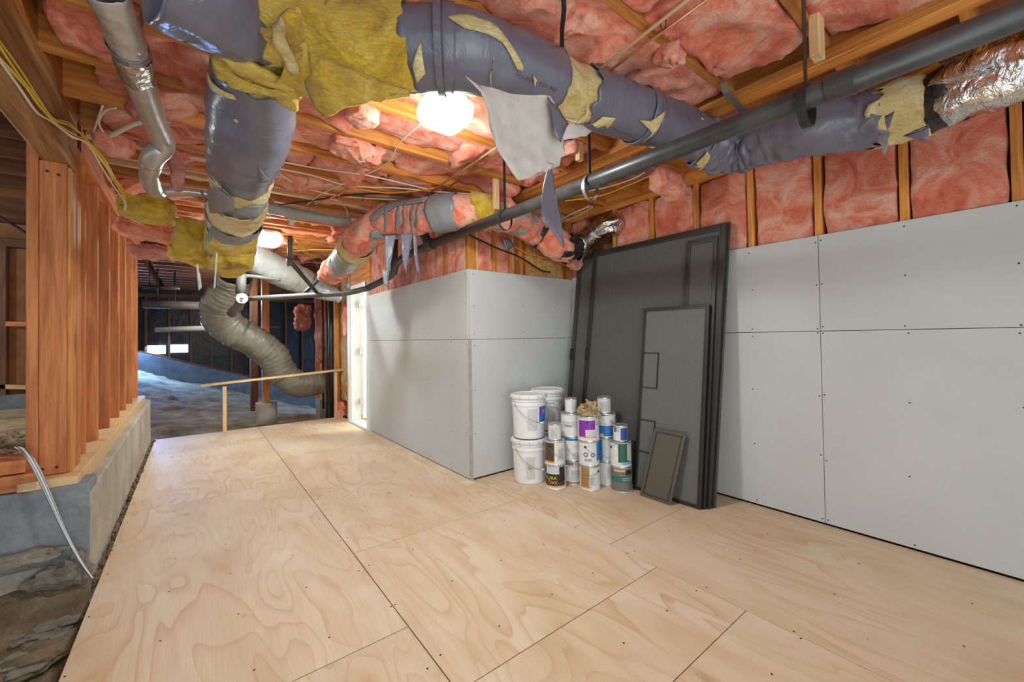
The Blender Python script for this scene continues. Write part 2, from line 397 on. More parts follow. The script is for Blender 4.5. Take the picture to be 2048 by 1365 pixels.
class Duct:
    """path of (point, radius); s runs 0..1 along its length"""
    def __init__(s, ctl):
        q = crom([(*p, r) for p, r in ctl], 24)
        s.p = [V(a[:3]) for a in q]; s.r = [a[3] for a in q]; s.L = [0]
        for i in range(1, len(s.p)): s.L.append(s.L[-1]+(s.p[i]-s.p[i-1]).length)
        s.len = s.L[-1]; s.fr = []; prev = None
        for i in range(len(s.p)):
            t = s.p[min(i+1, len(s.p)-1)]-s.p[max(i-1, 0)]; t.normalize()
            a = V((0, 0, 1)) if prev is None else prev
            a = a-t*a.dot(t); a.normalize(); prev = a
            s.fr.append((t, a, t.cross(a)))
    def idx(s, u):
        import bisect
        L = min(max(u, 0), 1)*s.len; i = min(max(bisect.bisect_right(s.L, L)-1, 0), len(s.p)-2)
        return i, (L-s.L[i])/max(s.L[i+1]-s.L[i], 1e-9)
    def pt(s, u, th, dr=0):
        i, k = s.idx(u); j = i+1
        c = s.p[i].lerp(s.p[j], k); r = s.r[i]*(1-k)+s.r[j]*k
        a = s.fr[i][1].lerp(s.fr[j][1], k); b = s.fr[i][2].lerp(s.fr[j][2], k)
        return c + (a*math.cos(th)+b*math.sin(th))*(r+dr)
    def u_near(s, x, y):
        """s value whose axis point projects nearest to a pixel"""
        best = None
        for i, p in enumerate(s.p):
            d = p-CAM; z = d.dot(_f)
            if z < .05: continue
            e = (PCX+FPX*d.dot(_r)/z-x)**2+(PCY-FPX*d.dot(_u)/z-y)**2
            if best is None or e < best[0]: best = (e, s.L[i]/s.len)
        return best[1]
    def hit(s, x, y):
        """(u, theta) of the surface point seen at a pixel"""
        best = None
        for i in range(0, 161):
            u = i/160
            for k in range(72):
                th = k*math.pi/36; p = s.pt(u, th); d = p-CAM; z = d.dot(_f)
                if z < .05: continue
                ii, _ = s.idx(u)
                if (p-s.p[ii]).dot(d) > 0: continue
                e = (PCX+FPX*d.dot(_r)/z-x)**2+(PCY-FPX*d.dot(_u)/z-y)**2
                if best is None or e < best[0]: best = (e, u, th)
        return best[1], best[2]
    def section(s, name, u0, u1, mat, parent, dr=0, amp=.006, freq=(3, 14), jag=(0, 0), seed=0, seg=44, step=.018, rings=0, ringamp=0, seg_sag=0):
        n = max(4, int((u1-u0)*s.len/step)); mb = MB()
        for i in range(n+1):
            for k in range(seg):
                th = 2*math.pi*k/seg
                j0 = jag[0]*noise.noise(V((math.cos(th)*2.2, math.sin(th)*2.2, seed+3.3)))/s.len
                j0 += jag[0]*.35*noise.noise(V((math.cos(th)*9, math.sin(th)*9, seed+5.3)))/s.len
                j1 = jag[1]*noise.noise(V((math.cos(th)*2.2, math.sin(th)*2.2, seed+8.7)))/s.len
                j1 += jag[1]*.35*noise.noise(V((math.cos(th)*9, math.sin(th)*9, seed+9.7)))/s.len
                u = (u0+j0)*(1-i/n)+(u1+j1)*(i/n); l = u*s.len
                w_ = noise.noise(V((l*freq[1], math.cos(th)*freq[0]*.5, math.sin(th)*freq[0]*.5+seed*7)))
                w2 = noise.noise(V((l*3, math.cos(th)*1.1+9, math.sin(th)*1.1+seed)))
                w3 = noise.turbulence(V((l*20, math.cos(th)*3, math.sin(th)*3+seed)), 2, False)
                d = dr + amp*(w_*1.2+w2*1.5+(w3-.5)*.7)
                if rings: d += ringamp*abs(math.sin(l*math.pi*rings))
                mb.v.append(s.pt(u, th, d))
        for i in range(n):
            l = (u0+(u1-u0)*i/n)*s.len; l2 = (u0+(u1-u0)*(i+1)/n)*s.len
            for k in range(seg):
                k2 = (k+1) % seg
                mb.f.append([i*seg+k, i*seg+k2, (i+1)*seg+k2, (i+1)*seg+k]); mb.mi.append(0)
                mb.uv.append([(l, k/seg), (l, (k+1)/seg), (l2, (k+1)/seg), (l2, k/seg)])
        return mb.build(name, mat, parent, smooth=True, solid=.003)
    def patch(s, name, poly, mat, parent, dr=.009, seed=0, curl=0.0, fine=6):
        """irregular patch; poly = pixels on the visible side"""
        uv = [s.hit(*q) for q in poly]
        th0 = uv[0][1]
        uv = [(u, th0+((t-th0+math.pi) % (2*math.pi)-math.pi)) for u, t in uv]
        bm = bmesh.new(); vs = [bm.verts.new((u*s.len, t*.15, 0)) for u, t in uv]
        try: bm.faces.new(vs)
        except ValueError: pass
        bmesh.ops.triangulate(bm, faces=bm.faces[:])
        for _ in range(3):
            le = [e for e in bm.edges if e.calc_length() > .025]
            if not le: break
            bmesh.ops.subdivide_edges(bm, edges=le, cuts=1)
            bmesh.ops.triangulate(bm, faces=bm.faces[:])
        mb = MB()
        for v in bm.verts:
            l, t = v.co.x, v.co.y/.15
            e = curl if v.is_boundary else 0
            mb.v.append(s.pt(l/s.len, t, dr+e+.004*noise.noise(V((l*25, t*4, seed)))))
        bm.verts.index_update()
        for f in bm.faces:
            ii = [v.index for v in f.verts]; mb.f.append(ii); mb.mi.append(0); mb.uv.append([(bm_v.co.x, bm_v.co.y) for bm_v in f.verts])
        bm.free()
        return mb.build(name, mat, parent, smooth=True, solid=.003)

def sheet(name, pts, mat, parent=None, amp=.012, freq=6, thick=.002, seed=0, size=.03, smooth=True):
    """thin torn sheet through a polygon of 3D points"""
    bm = bmesh.new(); vs = [bm.verts.new(p) for p in pts]; bm.faces.new(vs)
    bmesh.ops.triangulate(bm, faces=bm.faces[:])
    for _ in range(6):
        le = [e for e in bm.edges if e.calc_length() > size]
        if not le: break
        bmesh.ops.subdivide_edges(bm, edges=le, cuts=1); bmesh.ops.triangulate(bm, faces=bm.faces[:])
    bm.normal_update(); mb = MB()
    nrm = V((0, 0, 0))
    for f in bm.faces: nrm += f.normal*f.calc_area()
    nrm.normalize()
    for v in bm.verts:
        mb.v.append(v.co + nrm*amp*noise.noise(v.co*freq+V((seed, 0, 0))) + noise.noise_vector(v.co*freq*4+V((seed, 0, 0)))*amp*.25)
    bm.verts.index_update()
    for f in bm.faces:
        ii = [v.index for v in f.verts]; mb.f.append(ii); mb.mi.append(0); mb.uv.append([(v.co.x, v.co.z) for v in f.verts])
    bm.free()
    return mb.build(name, mat, parent, smooth=smooth, solid=thick)

def batt_mesh(c, size, rot=None, amp=.02, freq=5, seed=0, cuts=9, fold=0, rough=.35, rnd=0):
    """lumpy blanket of fibreglass"""
    bm = bmesh.new(); bmesh.ops.create_cube(bm, size=1.0)
    bmesh.ops.subdivide_edges(bm, edges=bm.edges[:], cuts=cuts, use_grid_fill=True)
    mb = MB(); S = V(size); c = V(c)
    for v in bm.verts:
        q = V(v.co)
        # round the edges a little
        e = V([1-.10*max(0, abs(q[(i+1) % 3])*2-.75)*4*.25-.10*max(0, abs(q[(i+2) % 3])*2-.75)*4*.25 for i in range(3)])
        p = V([q[i]*S[i]*e[i] for i in range(3)])
        if rnd:
            qn = q.normalized()*.58; p = p*(1-rnd)+V([qn[i]*S[i] for i in range(3)])*rnd
        if rot is not None: p = rot @ p
        s3 = V((seed*3.7, seed*1.3, seed*2.1))
        p = c + p
        p += noise.noise_vector(p*freq+s3)*amp + noise.noise_vector(p*freq*3.3+s3)*amp*rough + noise.noise_vector(p*freq*9+s3)*amp*rough*.4
        if fold:
            a_ = abs(noise.noise(V((p.x*4.5+p.y*2.5, p.y*2, p.z*2+seed))))
            p.z += fold*(a_*2.2-.45) + fold*.35*(abs(noise.noise(p*13+s3))*2-.5)
        mb.v.append(p)
    for f in bm.faces:
        mb.f.append([v.index for v in f.verts]); mb.mi.append(0); mb.uv.append([(v.co.x, v.co.y) for v in f.verts])
    bm.free(); return mb
def RY(a): return Matrix.Rotation(a, 3, 'Y')
def RX(a): return Matrix.Rotation(a, 3, 'X')
def RZ(a): return Matrix.Rotation(a, 3, 'Z')

def blob(c, size, seed=0, amp=.25, sub=3):
    bm = bmesh.new(); bmesh.ops.create_icosphere(bm, subdivisions=sub, radius=1)
    mb = MB(); c = V(c)
    for v in bm.verts:
        q = V(v.co); k = 1+amp*noise.noise(q*1.4+V((seed, 0, 0)))*1.6+amp*.5*noise.noise(q*4+V((seed, 0, 0)))+(amp*.9*(noise.voronoi(q*2.6+V((seed, 0, 0)))[0][0]-.35) if sub > 3 else 0)
        mb.v.append(c+V((q.x*size[0], q.y*size[1], q.z*size[2]))*k)
    for f in bm.faces: mb.f.append([v.index for v in f.verts]); mb.mi.append(0); mb.uv.append([(v.co.x, v.co.y) for v in f.verts])
    bm.free(); return mb

def wire_pts(spec, n=8):
    return [V(p) for p in crom([tuple(q) for q in spec], n)]
def zp(z, *px): return [at(x, y, 'z', z) for x, y in px]

def textmesh(s, size, align='LEFT'):
    cu = bpy.data.curves.new('letters', 'FONT'); cu.body = s; cu.size = size; cu.align_x = align; cu.resolution_u = 3
    o = bpy.data.objects.new('letters', cu); C.objects.link(o)
    dg = bpy.context.evaluated_depsgraph_get(); me = bpy.data.meshes.new_from_object(o.evaluated_get(dg))
    vs = [V(v.co) for v in me.vertices]; fs = [list(p.vertices) for p in me.polygons]
    bpy.data.objects.remove(o); bpy.data.curves.remove(cu); bpy.data.meshes.remove(me)
    return vs, fs

# ================================================================= SETTING
XW, XB, YB = 3.10, 1.82, 3.03          # right wall, middle wall face, its near end face
ZJ = 2.45                              # underside of joists
TD = .235                              # joist depth
# ---- plywood floor
fl = struct(MB().box((-.385, -1.8, -.12), (XW+.13, 6.93, -.019)).build('floor', M['ply_edge']))
def sheetply(x0, x1, y0, y1, dz=0, ang=0):
    g = .0022
    mb = MB(); z0, z1 = -.018, dz
    mb.box((x0+g, y0+g, z0), (x1-g, y1-g, z1))
    ou, ov = R.random()*20, R.random()*20
    mb.uv = [[(mb.v[i].x+ou, mb.v[i].y+ov) if not ang else (mb.v[i].y+ou, mb.v[i].x+ov) for i in f] for f in mb.f]
    mb.build('plywood_sheet', M['ply'], fl, bevel=.0012)
for (x0, x1, ys) in ((-.385, .70, (-1.6, -.77, 1.675, 4.06, 6.2, 6.93)), (.70, 1.88, (-1.6, .815, 1.26, 2.44, 4.9, 6.93)), (1.88, XW, (-1.6, -.87, 1.57, 3.03))):
    for y0, y1 in zip(ys[:-1], ys[1:]): sheetply(x0, x1, y0, y1, dz=0)
pq = MB()
for y_ in [-.6+.406*k for k in range(19)]:
    for x_ in (-.36, -.1, .16, .44, .675, .725, .98, 1.3, 1.6, 1.855, 1.91, 2.3, 2.7):
        if y_ > 3 and x_ > 1.8: continue
        x2, y2 = x_+R.uniform(-.02, .02), y_+R.uniform(-.02, .02)
        pq.tube([(x2, y2, -.004), (x2, y2, .0008)], .0042, 6)
tag(pq.build('nail_heads', M['screw'], fl), kind='stuff')
# weathered threshold strip along the middle wall
b = MB(); b.box((1.735, 2.95, 0.0), (XB+.002, 5.55, .008)); struct(b.build('trim_1', M['ply']))

# ---- right wall
wr = struct(empty('wall_right', (XW, 0, 0)))
stud_y = [.8475+.406*k for k in range(-6, 5)]
def studs_x(parent, x0, x1, ys, z0, z1, mat, t=.04):
    for y in ys: MB().box((x0, y-t/2, z0), (x1, y+t/2, z1)).build('stud', mat, parent)
studs_x(wr, XW+.005, XW+.10, stud_y, 0.02, 2.41, M['fir'])
MB().box((XW+.0, -1.8, 2.41), (XW+.12, 3.05, 2.45)).build('top_plate', M['fir'], wr)
MB().box((XW+.11, -1.8, -.1), (XW+.13, 3.3, 2.75)).build('sheathing', M['subfloor'], wr)
MB().box((XW-.0, -1.8, 2.45), (XW+.11, 3.3, 2.70)).build('rim_board', M['fir'], wr)
for i, y in enumerate(stud_y[:-1]):
    m = batt_mesh((XW+.055, y+.203, 2.10), (.09, .352+R.uniform(-.012, .006), .60), amp=.014, freq=7, seed=i+2, cuts=11)
    m.build('insulation_batt', M['pink'], wr, smooth=True)
JY = .8475
def dpanel(parent, axis, p, a0, a1, z0, z1, th=.0125, g=.0016, mat=None):
    mb = MB()
    if axis == 'x': mb.box((p-th, a0+g, z0+g), (p, a1-g, z1-g))
    else: mb.box((a0+g, p-th, z0+g), (a1-g, p, z1-g))
    return mb.build('drywall_panel', mat or M['drywall'], parent, bevel=.0015)
XD = XW+.0
dpanel(wr, 'x', XD, JY, 3.02, .012, 1.22); dpanel(wr, 'x', XD, JY, 3.02, 1.22, 1.83)
dpanel(wr, 'x', XD, -1.59, JY, .012, 1.22); dpanel(wr, 'x', XD, -1.59, JY, 1.22, 1.83)
def screws(parent, pts, nrm):
    mb = MB(); n = V(nrm)
    a = n.cross(V((0, 0, 1))); a.normalize()
    for p in pts:
        p = V(p); mb.tube([p-n*.002, p+n*.0012], .0042, 8)
    tag(mb.build('screws', M['screw'], parent), kind='stuff')
pt = []
for y in stud_y:
    for z in (.05, .42, .82, 1.19, 1.25, 1.53, 1.80):
        yy = y
        if abs(y-JY) < .01:
            for d in (-.014, .014): pt.append((XD-.0125, y+d, z+R.uniform(-.02, .02)))
        else: pt.append((XD-.0125, yy+R.uniform(-.01, .01), z+R.uniform(-.02, .02)))
screws(wr, pt, (-1, 0, 0))

# ---- closet block: middle wall (faces -X) and its end face (faces -Y)
wm = struct(empty('wall_middle', (XB, 4.5, 0)))
DY0, DY1, DZ = 5.60, 6.36, 1.93
TB, MB_ = 1.805, 1.20
dpanel(wm, 'x', XB+.0125, YB-.012, DY0-.03, .012, MB_); dpanel(wm, 'x', XB+.0125, YB-.012, DY0-.03, MB_, TB)
MB().box((XB-.004, YB-.016, .0), (XB+.03, YB-.0125, MB_)).build('corner_bead', M['galv'], wm)
ys = [YB+.02+.406*k for k in range(7)]
for y in ys: MB().box((XB+.014, y-.02, 1.2), (XB+.10, y+.02, 2.41)).build('stud', M['fir'], wm)
for i, y in enumerate(ys[:-1]):
    for j in range(2):
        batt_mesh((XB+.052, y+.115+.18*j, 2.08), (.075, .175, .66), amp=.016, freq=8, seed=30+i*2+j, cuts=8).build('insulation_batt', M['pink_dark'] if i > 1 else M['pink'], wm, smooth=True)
MB().box((XB+.0, YB, 2.41), (XB+.12, 9.0, 2.45)).build('top_plate', M['fir'], wm)
MB().box((XB+.10, YB+.1, 0), (XB+.115, DY0-.03, 2.45)).build('inner_board', M['room'], wm)
screws(wm, [(XB+.0, YB+dy+R.uniform(-.01, .01), z+R.uniform(-.02, .02)) for dy in (.03, .29, .75, 1.2, 1.65, 2.3) for z in (.05, .38, .78, 1.16, 1.24, 1.5, 1.78)], (-1, 0, 0))
we = struct(empty('wall_end', (2.46, YB, 0)))
dpanel(we, 'y', YB, XB+.02, XW-.002, .012, MB_); dpanel(we, 'y', YB, XB+.014, XW-.002, MB_, TB)
for x in (XB+.035, XB+.10, 2.12, 2.30, 2.42, 2.50, 2.62, 2.95): MB().box((x-.02, YB+.002, 1.2), (x+.02, YB+.09, 2.41)).build('stud', M['fir_pale'] if x < 1.99 else M['fir'], we)
MB().box((XB, YB+.0, 2.41), (XW, YB+.10, 2.45)).build('top_plate', M['fir'], we)
MB().box((3.03, YB+.0, 1.2), (XW+.0, YB+.09, 2.41)).build('stud', M['fir'], we)
batt_mesh((XW+.05, 2.93, 2.1), (.1, .2, .62), amp=.014, freq=7, seed=402, cuts=8).build('insulation_batt', M['pink'], wr, smooth=True)
MB().box((2.52, YB+.004, 1.75), (2.93, YB+.03, 2.40)).build('strand_board', M['osb'], we)
MB().box((XB+.12, YB+.095, 0), (XW+.1, YB+.11, 2.7)).build('inner_board', M['room'], we)
for i, (x0, x1) in enumerate(((1.95, 2.10), (2.14, 2.28))):
    batt_mesh(((x0+x1)/2, YB+.05, 2.08), (x1-x0, .08, .64), amp=.018, freq=8, seed=60+i, cuts=8).build('insulation_batt', M['pink'], we, smooth=True)
screws(we, [(x, YB-.0125, z+R.uniform(-.02, .02)) for x in (XB+.06, 2.42, 2.83, 3.06) for z in (.38, .78, 1.16, 1.24, 1.5, 1.78)], (0, -1, 0))

# lit room behind the middle wall, seen through the door
rm = struct(empty('wall_room', (3.2, 5, 0)))
MB().box((XB+.12, 7.0, 0), (4.6, 7.05, 2.45)).build('room_far_side', M['room'], rm)
MB().box((4.6, YB+.1, 0), (4.65, 7.05, 2.45)).build('room_back', M['room'], rm)
MB().box((XB+.12, YB+.1, 2.41), (4.65, 7.05, 2.45)).build('room_ceiling', M['room'], rm)
MB().box((XB+.02, YB+.1, -.02), (4.65, 7.05, .0)).build('room_floor', M['ply'], rm)
# door
dr = struct(empty('door_1', (XB, 5.98, 0)))
mb = MB()
mb.box((XB-.03, DY1, .0), (XB+.14, DY1+.09, DZ+.07)); mb.box((XB-.03, DY0-.05, 0), (XB+.14, DY0, DZ+.07)); mb.box((XB-.03, DY0-.05, DZ), (XB+.14, DY1+.09, DZ+.07))
mb.box((XB-.03, DY0, 0), (XB+.14, DY1, .025))
mb.build('door_frame', M['white'], dr, bevel=.003)
MB().box((XB-.01, DY1-.022, .03), (XB+.06, DY1-.002, DZ-.01)).build('weather_strip', M['lpalegrey'], dr)
leaf = MB().box((XB+.15, DY1-.06, .04), (XB+.93, DY1-.02, DZ-.01)).build('door_leaf', M['white'], dr, bevel=.003)
for z in (.25, 1.0, 1.7): MB().box((XB+.10, DY1-.065, z), (XB+.16, DY1-.022, z+.09)).build('hinge', M['galv'], leaf)
M['kraft'] = fiber('tan_wall_insulation', (.30, .16, .04), (.55, .33, .10), (.70, .48, .20), 6)
batt_mesh((XB+.05, 6.80, 1.2), (.08, .30, 1.9), amp=.03, freq=6, seed=401, cuts=10).build('insulation_batt', M['kraft'], wm, smooth=True)
# framing beyond the door, strand board, plate
for y in (6.50, 6.60, 7.02, 7.42, 7.82, 8.3, 8.7): MB().box((XB+.01, y-.02, -.3), (XB+.10, y+.02, 2.41)).build('stud', M['fir'], wm)
MB().box((XB+.10, 6.45, -.4), (XB+.12, 9.0, 2.41)).build('strand_board', M['osb'], wm)
MB().box((XB+.0, 6.45, .42), (XB+.10, 7.0, .50)).build('blocking', M['fir'], wm)
MB().box((XB+.0, DY1+.10, .0), (XB+.11, DY1+.14, 2.41)).build('stud', M['fir'], wm)
MB().box((XB+.02, DY0-.05, DZ+.07), (XB+.10, DY1+.1, 2.41)).build('header', M['fir'], wm)

# ---- joisted ceiling
ce = struct(MB().box((-5.5, -1.8, ZJ+TD), (XW+.2, 12.6, ZJ+TD+.02)).build('ceiling', M['subfloor']))
JYS = [.936+.406*k for k in range(-6, 29)]
for k, y in enumerate(JYS):
    y0 = y
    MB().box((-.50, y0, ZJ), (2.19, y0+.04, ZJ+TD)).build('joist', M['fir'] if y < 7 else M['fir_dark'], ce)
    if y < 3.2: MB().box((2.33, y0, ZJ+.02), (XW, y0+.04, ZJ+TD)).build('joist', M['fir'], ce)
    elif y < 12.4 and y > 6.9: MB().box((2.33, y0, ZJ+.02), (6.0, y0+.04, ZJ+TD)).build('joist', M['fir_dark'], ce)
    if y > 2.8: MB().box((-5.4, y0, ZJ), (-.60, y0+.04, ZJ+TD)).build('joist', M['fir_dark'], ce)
MB().box((2.19, -1.8, ZJ-.035), (2.27, 9.0, ZJ+TD)).build('girder', M['fir'], ce, bevel=.003)
MB().box((2.275, -1.8, ZJ-.01), (2.33, 9.0, ZJ+TD)).build('girder', M['fir'], ce, bevel=.003)
MB().box((2.15, -1.8, ZJ-.035), (2.188, 9.0, ZJ-.001)).build('ledger', M['fir'], ce, bevel=.003)
# second layer joists laid close together near the end of the pony wall
for y in (3.52, 3.93, 4.34, 4.74, 5.15, 5.56): MB().box((-.5, y, ZJ), (2.19, y+.04, ZJ+.05)).build('strapping', M['fir_pale'] if y < 4.4 else M['fir'], ce)
# insulation between the joists
nb = 0
for k, y in enumerate(JYS[:-1]):
    if y > 7.2: break
    x = -.44 + R.uniform(-.03, .12)
    while x < 2.12:
        L = R.choice((.45, .6, .85, 1.1))*R.uniform(.85, 1.15)
        L = min(L, 2.17-x)
        if L < .15: break
        drop = R.uniform(-.035, .012); tilt = R.uniform(-.07, .07)
        if y < .95 and x > .6: drop += .02
        m = batt_mesh((x+L/2, y+.223, 2.535-drop), (L*.98, .358, .11), rot=RY(tilt) @ RX(R.uniform(-.12, .12)), amp=.030, freq=5.5, seed=100+nb, cuts=15, rough=.4, fold=.032)
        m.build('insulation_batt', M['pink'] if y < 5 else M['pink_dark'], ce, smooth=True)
        # a corner of the blanket that has come loose and folds down
        if R.random() < .55:
            xx = x+R.uniform(.1, .9)*L
            m = batt_mesh((xx, y+.23, 2.50-R.uniform(0, .03)), (R.uniform(.18, .38), .30, .07), rot=RY(R.choice((-1, 1))*R.uniform(.25, .6)) @ RZ(R.uniform(-.4, .4)), amp=.03, freq=7, seed=300+nb, cuts=8, rough=.5)
            m.build('insulation_batt', M['pink'], ce, smooth=True)
        x += L + (R.uniform(.0, .06)); nb += 1
for y in (JYS[6], JYS[8]):
    batt_mesh((2.75, y+.22, 2.60), (.6, .35, .1), amp=.03, freq=5, seed=y, cuts=8).build('insulation_batt', M['pink_dark'], ce, smooth=True)

# ---- left: concrete stem, pony wall, beam
def ztop(y): return .451 + (y-3.05)*.0215
wl = struct(empty('wall_left', (-.5, 5, 0)))
def slab(mb, x0, x1, y0, y1, zb, z0, z1):
    P = [(x0, y0, zb), (x1, y0, zb), (x1, y1, zb), (x0, y1, zb), (x0, y0, z0), (x1, y0, z0), (x1, y1, z1), (x0, y1, z1)]
    F = [(0, 3, 2, 1), (4, 5, 6, 7), (0, 1, 5, 4), (1, 2, 6, 5), (2, 3, 7, 6), (3, 0, 4, 7)]
    return mb.add(P, F)
def rough_wall(mb, x0, x1, y0, y1, zb, zt0, zt1, n=60):
    slab(mb, x0, x1, y0, y1, zb, zt0, zt1)
slab(MB(), -.75, -.415, 3.05, 6.75, -.5, ztop(3.05), ztop(6.75)).build('concrete_stem', M['conc'], wl, bevel=.008)
MB().box((-4.5, 3.045, .125), (-.418, 3.25, .50)).build('concrete_stem', M['conc_grey'], wl, bevel=.006)
slab(MB(), -.665, -.462, 3.07, 6.75, ztop(3.07)+.0, ztop(3.07)+.09, ztop(6.75)+.05).build('sill_plate', M['fir_pale'], wl, bevel=.002)
MB().box((-4.5, 3.07, .505), (-.60, 3.21, .585)).build('sill_plate', M['fir_red'], wl, bevel=.003)
MB().box((-4.5, 3.08, .59), (-.64, 3.26, .655)).build('sill_plate', M['fir_red'], wl, bevel=.003)
bases = [(.515, 3.57, 'fir_red'), (.515, 3.62, 'fir_red'), (.515, 4.04, 'fir_red'), (.515, 4.53, 'fir_red'), (.515, 5.06, 'fir_red'), (.515, 5.52, 'fir_red'), (.515, 6.04, 'fir_red'), (.515, 6.58, 'fir_red')]
for i, (x, y, m) in enumerate(bases):
    if i == 0: continue
    MB().box((-.655, y-.02, ztop(y)+.02), (-.515, y+.02, ZJ)).build('stud', M[m], wl, bevel=.002)
MB().box((-.655, 3.30, .55), (-.500, 3.34, ZJ)).build('stud', M['fir_red'], wl, bevel=.002)
MB().box((-.655, 3.345, .55), (-.500, 3.385, ZJ)).build('stud', M['fir'], wl, bevel=.002)
MB().box((-.612, 3.155, .545), (-.517, 3.24, 2.155)).build('post', M['fir_red'], wl, bevel=.002)
MB().box((-.655, 3.155, .49), (-.614, 3.24, 2.45)).build('post', M['fir_red'], wl, bevel=.002)
MB().box((-.516, 3.165, .545), (-.503, 3.28, 2.14)).build('lit_post_edge', M['fir'], wl)  # lighter wood strip stands in for the post's lit edge
MB().box((-.66, 3.3, 2.30), (-.50, 6.75, 2.45)).build('top_plate', M['fir_red'], wl)
for x, z in ((-.60, .58), (-.55, .58), (-.585, 2.10), (-.545, 2.09)):
    MB().tube([(x, 3.157, z), (x, 3.148, z)], .006, 8).build('bolt_head', M['screw'], wl)
bm_ = MB().box((-.61, -1.8, 2.155), (-.50, 3.30, 2.449)).build('trim_2', M['beam'], None, bevel=.008); struct(bm_)
MB().box((-.66, -1.8, 2.45), (-.50, 3.3, 2.68)).build('rim_board', M['fir'], ce)
# crawl space on the left: far framed wall
wc = struct(empty('wall_crawl', (-3, 7, 0)))
def zz(p): return p.z
YC = 6.4
for x in [-4.9+.34*k for k in range(13)]:
    MB().box((x, YC, .95-.12*(x+4.9)/1), (x+.04, YC+.1, 2.2)).build('stud', M['fir_dark'] if int(x*10) % 2 else M['fir_red'], wc)
MB().box((-4.9, YC, 1.40), (-.7, YC+.09, 1.45)).build('blocking', M['fir_red'], wc)
mbq = MB(); p, q = V((-4.9, YC+.05, 1.25)), V((-.7, YC+.05, .70)); mbq.board(p, q, .10, .04); mbq.build('sill_plate', M['fir_pale'], wc)
MB().box((-4.9, YC, 2.2), (-.7, YC+.1, 2.28)).build('top_plate', M['fir_dark'], wc)
MB().box((-4.9, YC+.102, .0), (-.7, YC+.12, 2.45)).build('sheathing', M['subfloor'], wc)
MB().box((-4.9, YC-.05, -.3), (-.76, YC-.01, .72)).build('concrete_stem', M['stem'], wc)

# ---- far crawl space wall
YF = 12.5
wf = struct(empty('wall_far', (2, YF, 0)))
A0, A1 = at(289, 708, 'y', YF), at(632, 784, 'y', YF)
G0, G1 = at(289, 743, 'y', YF-.05), at(620, 818, 'y', YF-.05)
def lin(P, Q, x): return P.z+(Q.z-P.z)*(x-P.x)/(Q.x-P.x)
def prism(mb, x0, x1, y0, y1, zb0, zb1, zt0, zt1):
    P = [(x0, y0, zb0), (x1, y0, zb1), (x1, y1, zb1), (x0, y1, zb0), (x0, y0, zt0), (x1, y0, zt1), (x1, y1, zt1), (x0, y1, zt0)]
    F = [(0, 3, 2, 1), (4, 5, 6, 7), (0, 1, 5, 4), (1, 2, 6, 5), (2, 3, 7, 6), (3, 0, 4, 7)]
    return mb.add(P, F)
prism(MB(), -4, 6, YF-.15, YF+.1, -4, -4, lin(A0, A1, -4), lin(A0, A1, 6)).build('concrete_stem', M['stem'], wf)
prism(MB(), -4, 6, YF-.12, YF-.02, lin(A0, A1, -4), lin(A0, A1, 6), lin(A0, A1, -4)+.05, lin(A0, A1, 6)+.05).build('sill_plate', M['fir_dark'], wf)
MB().box((-4, YF+.0, -4), (6, YF+.02, 2.7)).build('vapour_barrier', M['vapor'], wf)
MB().box((-4, YF-.12, 2.25), (6, YF-.02, 2.33)).build('top_plate', M['fir_dark'], wf)
x = at(292, 650, 'y', YF-.1).x-1.17
while x < 6:
    MB().box((x-.02, YF-.11, lin(A0, A1, x)+.05), (x+.02, YF-.02, 2.25)).build('stud', M['fir_dark'], wf); x += .39
for a, c in (((529, 655), (560, 655)), ((541, 599), (562, 599))):
    p = at(*a, 'y', YF-.06); q = at(*c, 'y', YF-.06); MB().board(p, q, .09, .06).build('blocking', M['fir_dark'], wf)
# vent opening with daylight
vn = struct(empty('window_1', (-.5, YF, 1.3)))
for a, c in (((292, 692), (331, 708)), ((339, 690), (376, 705))):
    p = at(*a, 'y', YF-.03); q = at(*c, 'y', YF-.03)
    MB().box((p.x, YF-.035, q.z), (q.x, YF-.015, p.z)).build('vent_opening', M['daylight'], vn)
# ---- ground
def gz(x, y):
    far = lin(G0, G1, x); k = min(max((y-6.9)/(YF-6.9), 0), 1)
    near = -.05-.10*max(0, min(1, (x+.4)/2.2))
    z = near*(1-k)+far*k
    return z
def ground(name, x0, x1, y0, y1, nx, ny, fn, amp, mat, seed=0):
    mb = MB()
    for j in range(ny+1):
        for i in range(nx+1):
            x = x0+(x1-x0)*i/nx; y = y0+(y1-y0)*j/ny; p = V((x, y, 0))
            mb.v.append(V((x, y, fn(x, y)+amp*(noise.fractal(p*1.7+V((seed, 0, 0)), 1, 2, 4)+.5*noise.fractal(p*7, .8, 2, 3)))))
    for j in range(ny):
        for i in range(nx):
            a = j*(nx+1)+i; mb.f.append([a, a+1, a+nx+2, a+nx+1]); mb.mi.append(0)
            mb.uv.append([(0, 0)]*4)
    return struct(mb.build(name, mat, None, smooth=True))
ground('ground_far', -4, 6, 6.95, YF-.1, 150, 110, gz, .055, M['dirt_far'])
ground('ground_side', -4.4, -.40, -1.6, 3.04, 90, 110, lambda x, y: -.10-.03*(y < 2)+.13*max(0, min(1, (y-2.62)/.38))**1.5, .045, M['dirt'], 3)
ground('ground_crawl', -4.9, -.76, 3.24, 6.36, 60, 60, lambda x, y: .52+.02*(y-3.2), .03, M['rubble'], 5)
def rocks(name, label, cat, pts, mat, kind='stuff'):
    mb = MB()
    for (c, s, sd) in pts:
        bl = blob(c, s, sd, .35, 2); mb.add(bl.v, bl.f)
    o = mb.build(name, mat, None); tag(o, label, cat, kind=kind); return o
pts = []
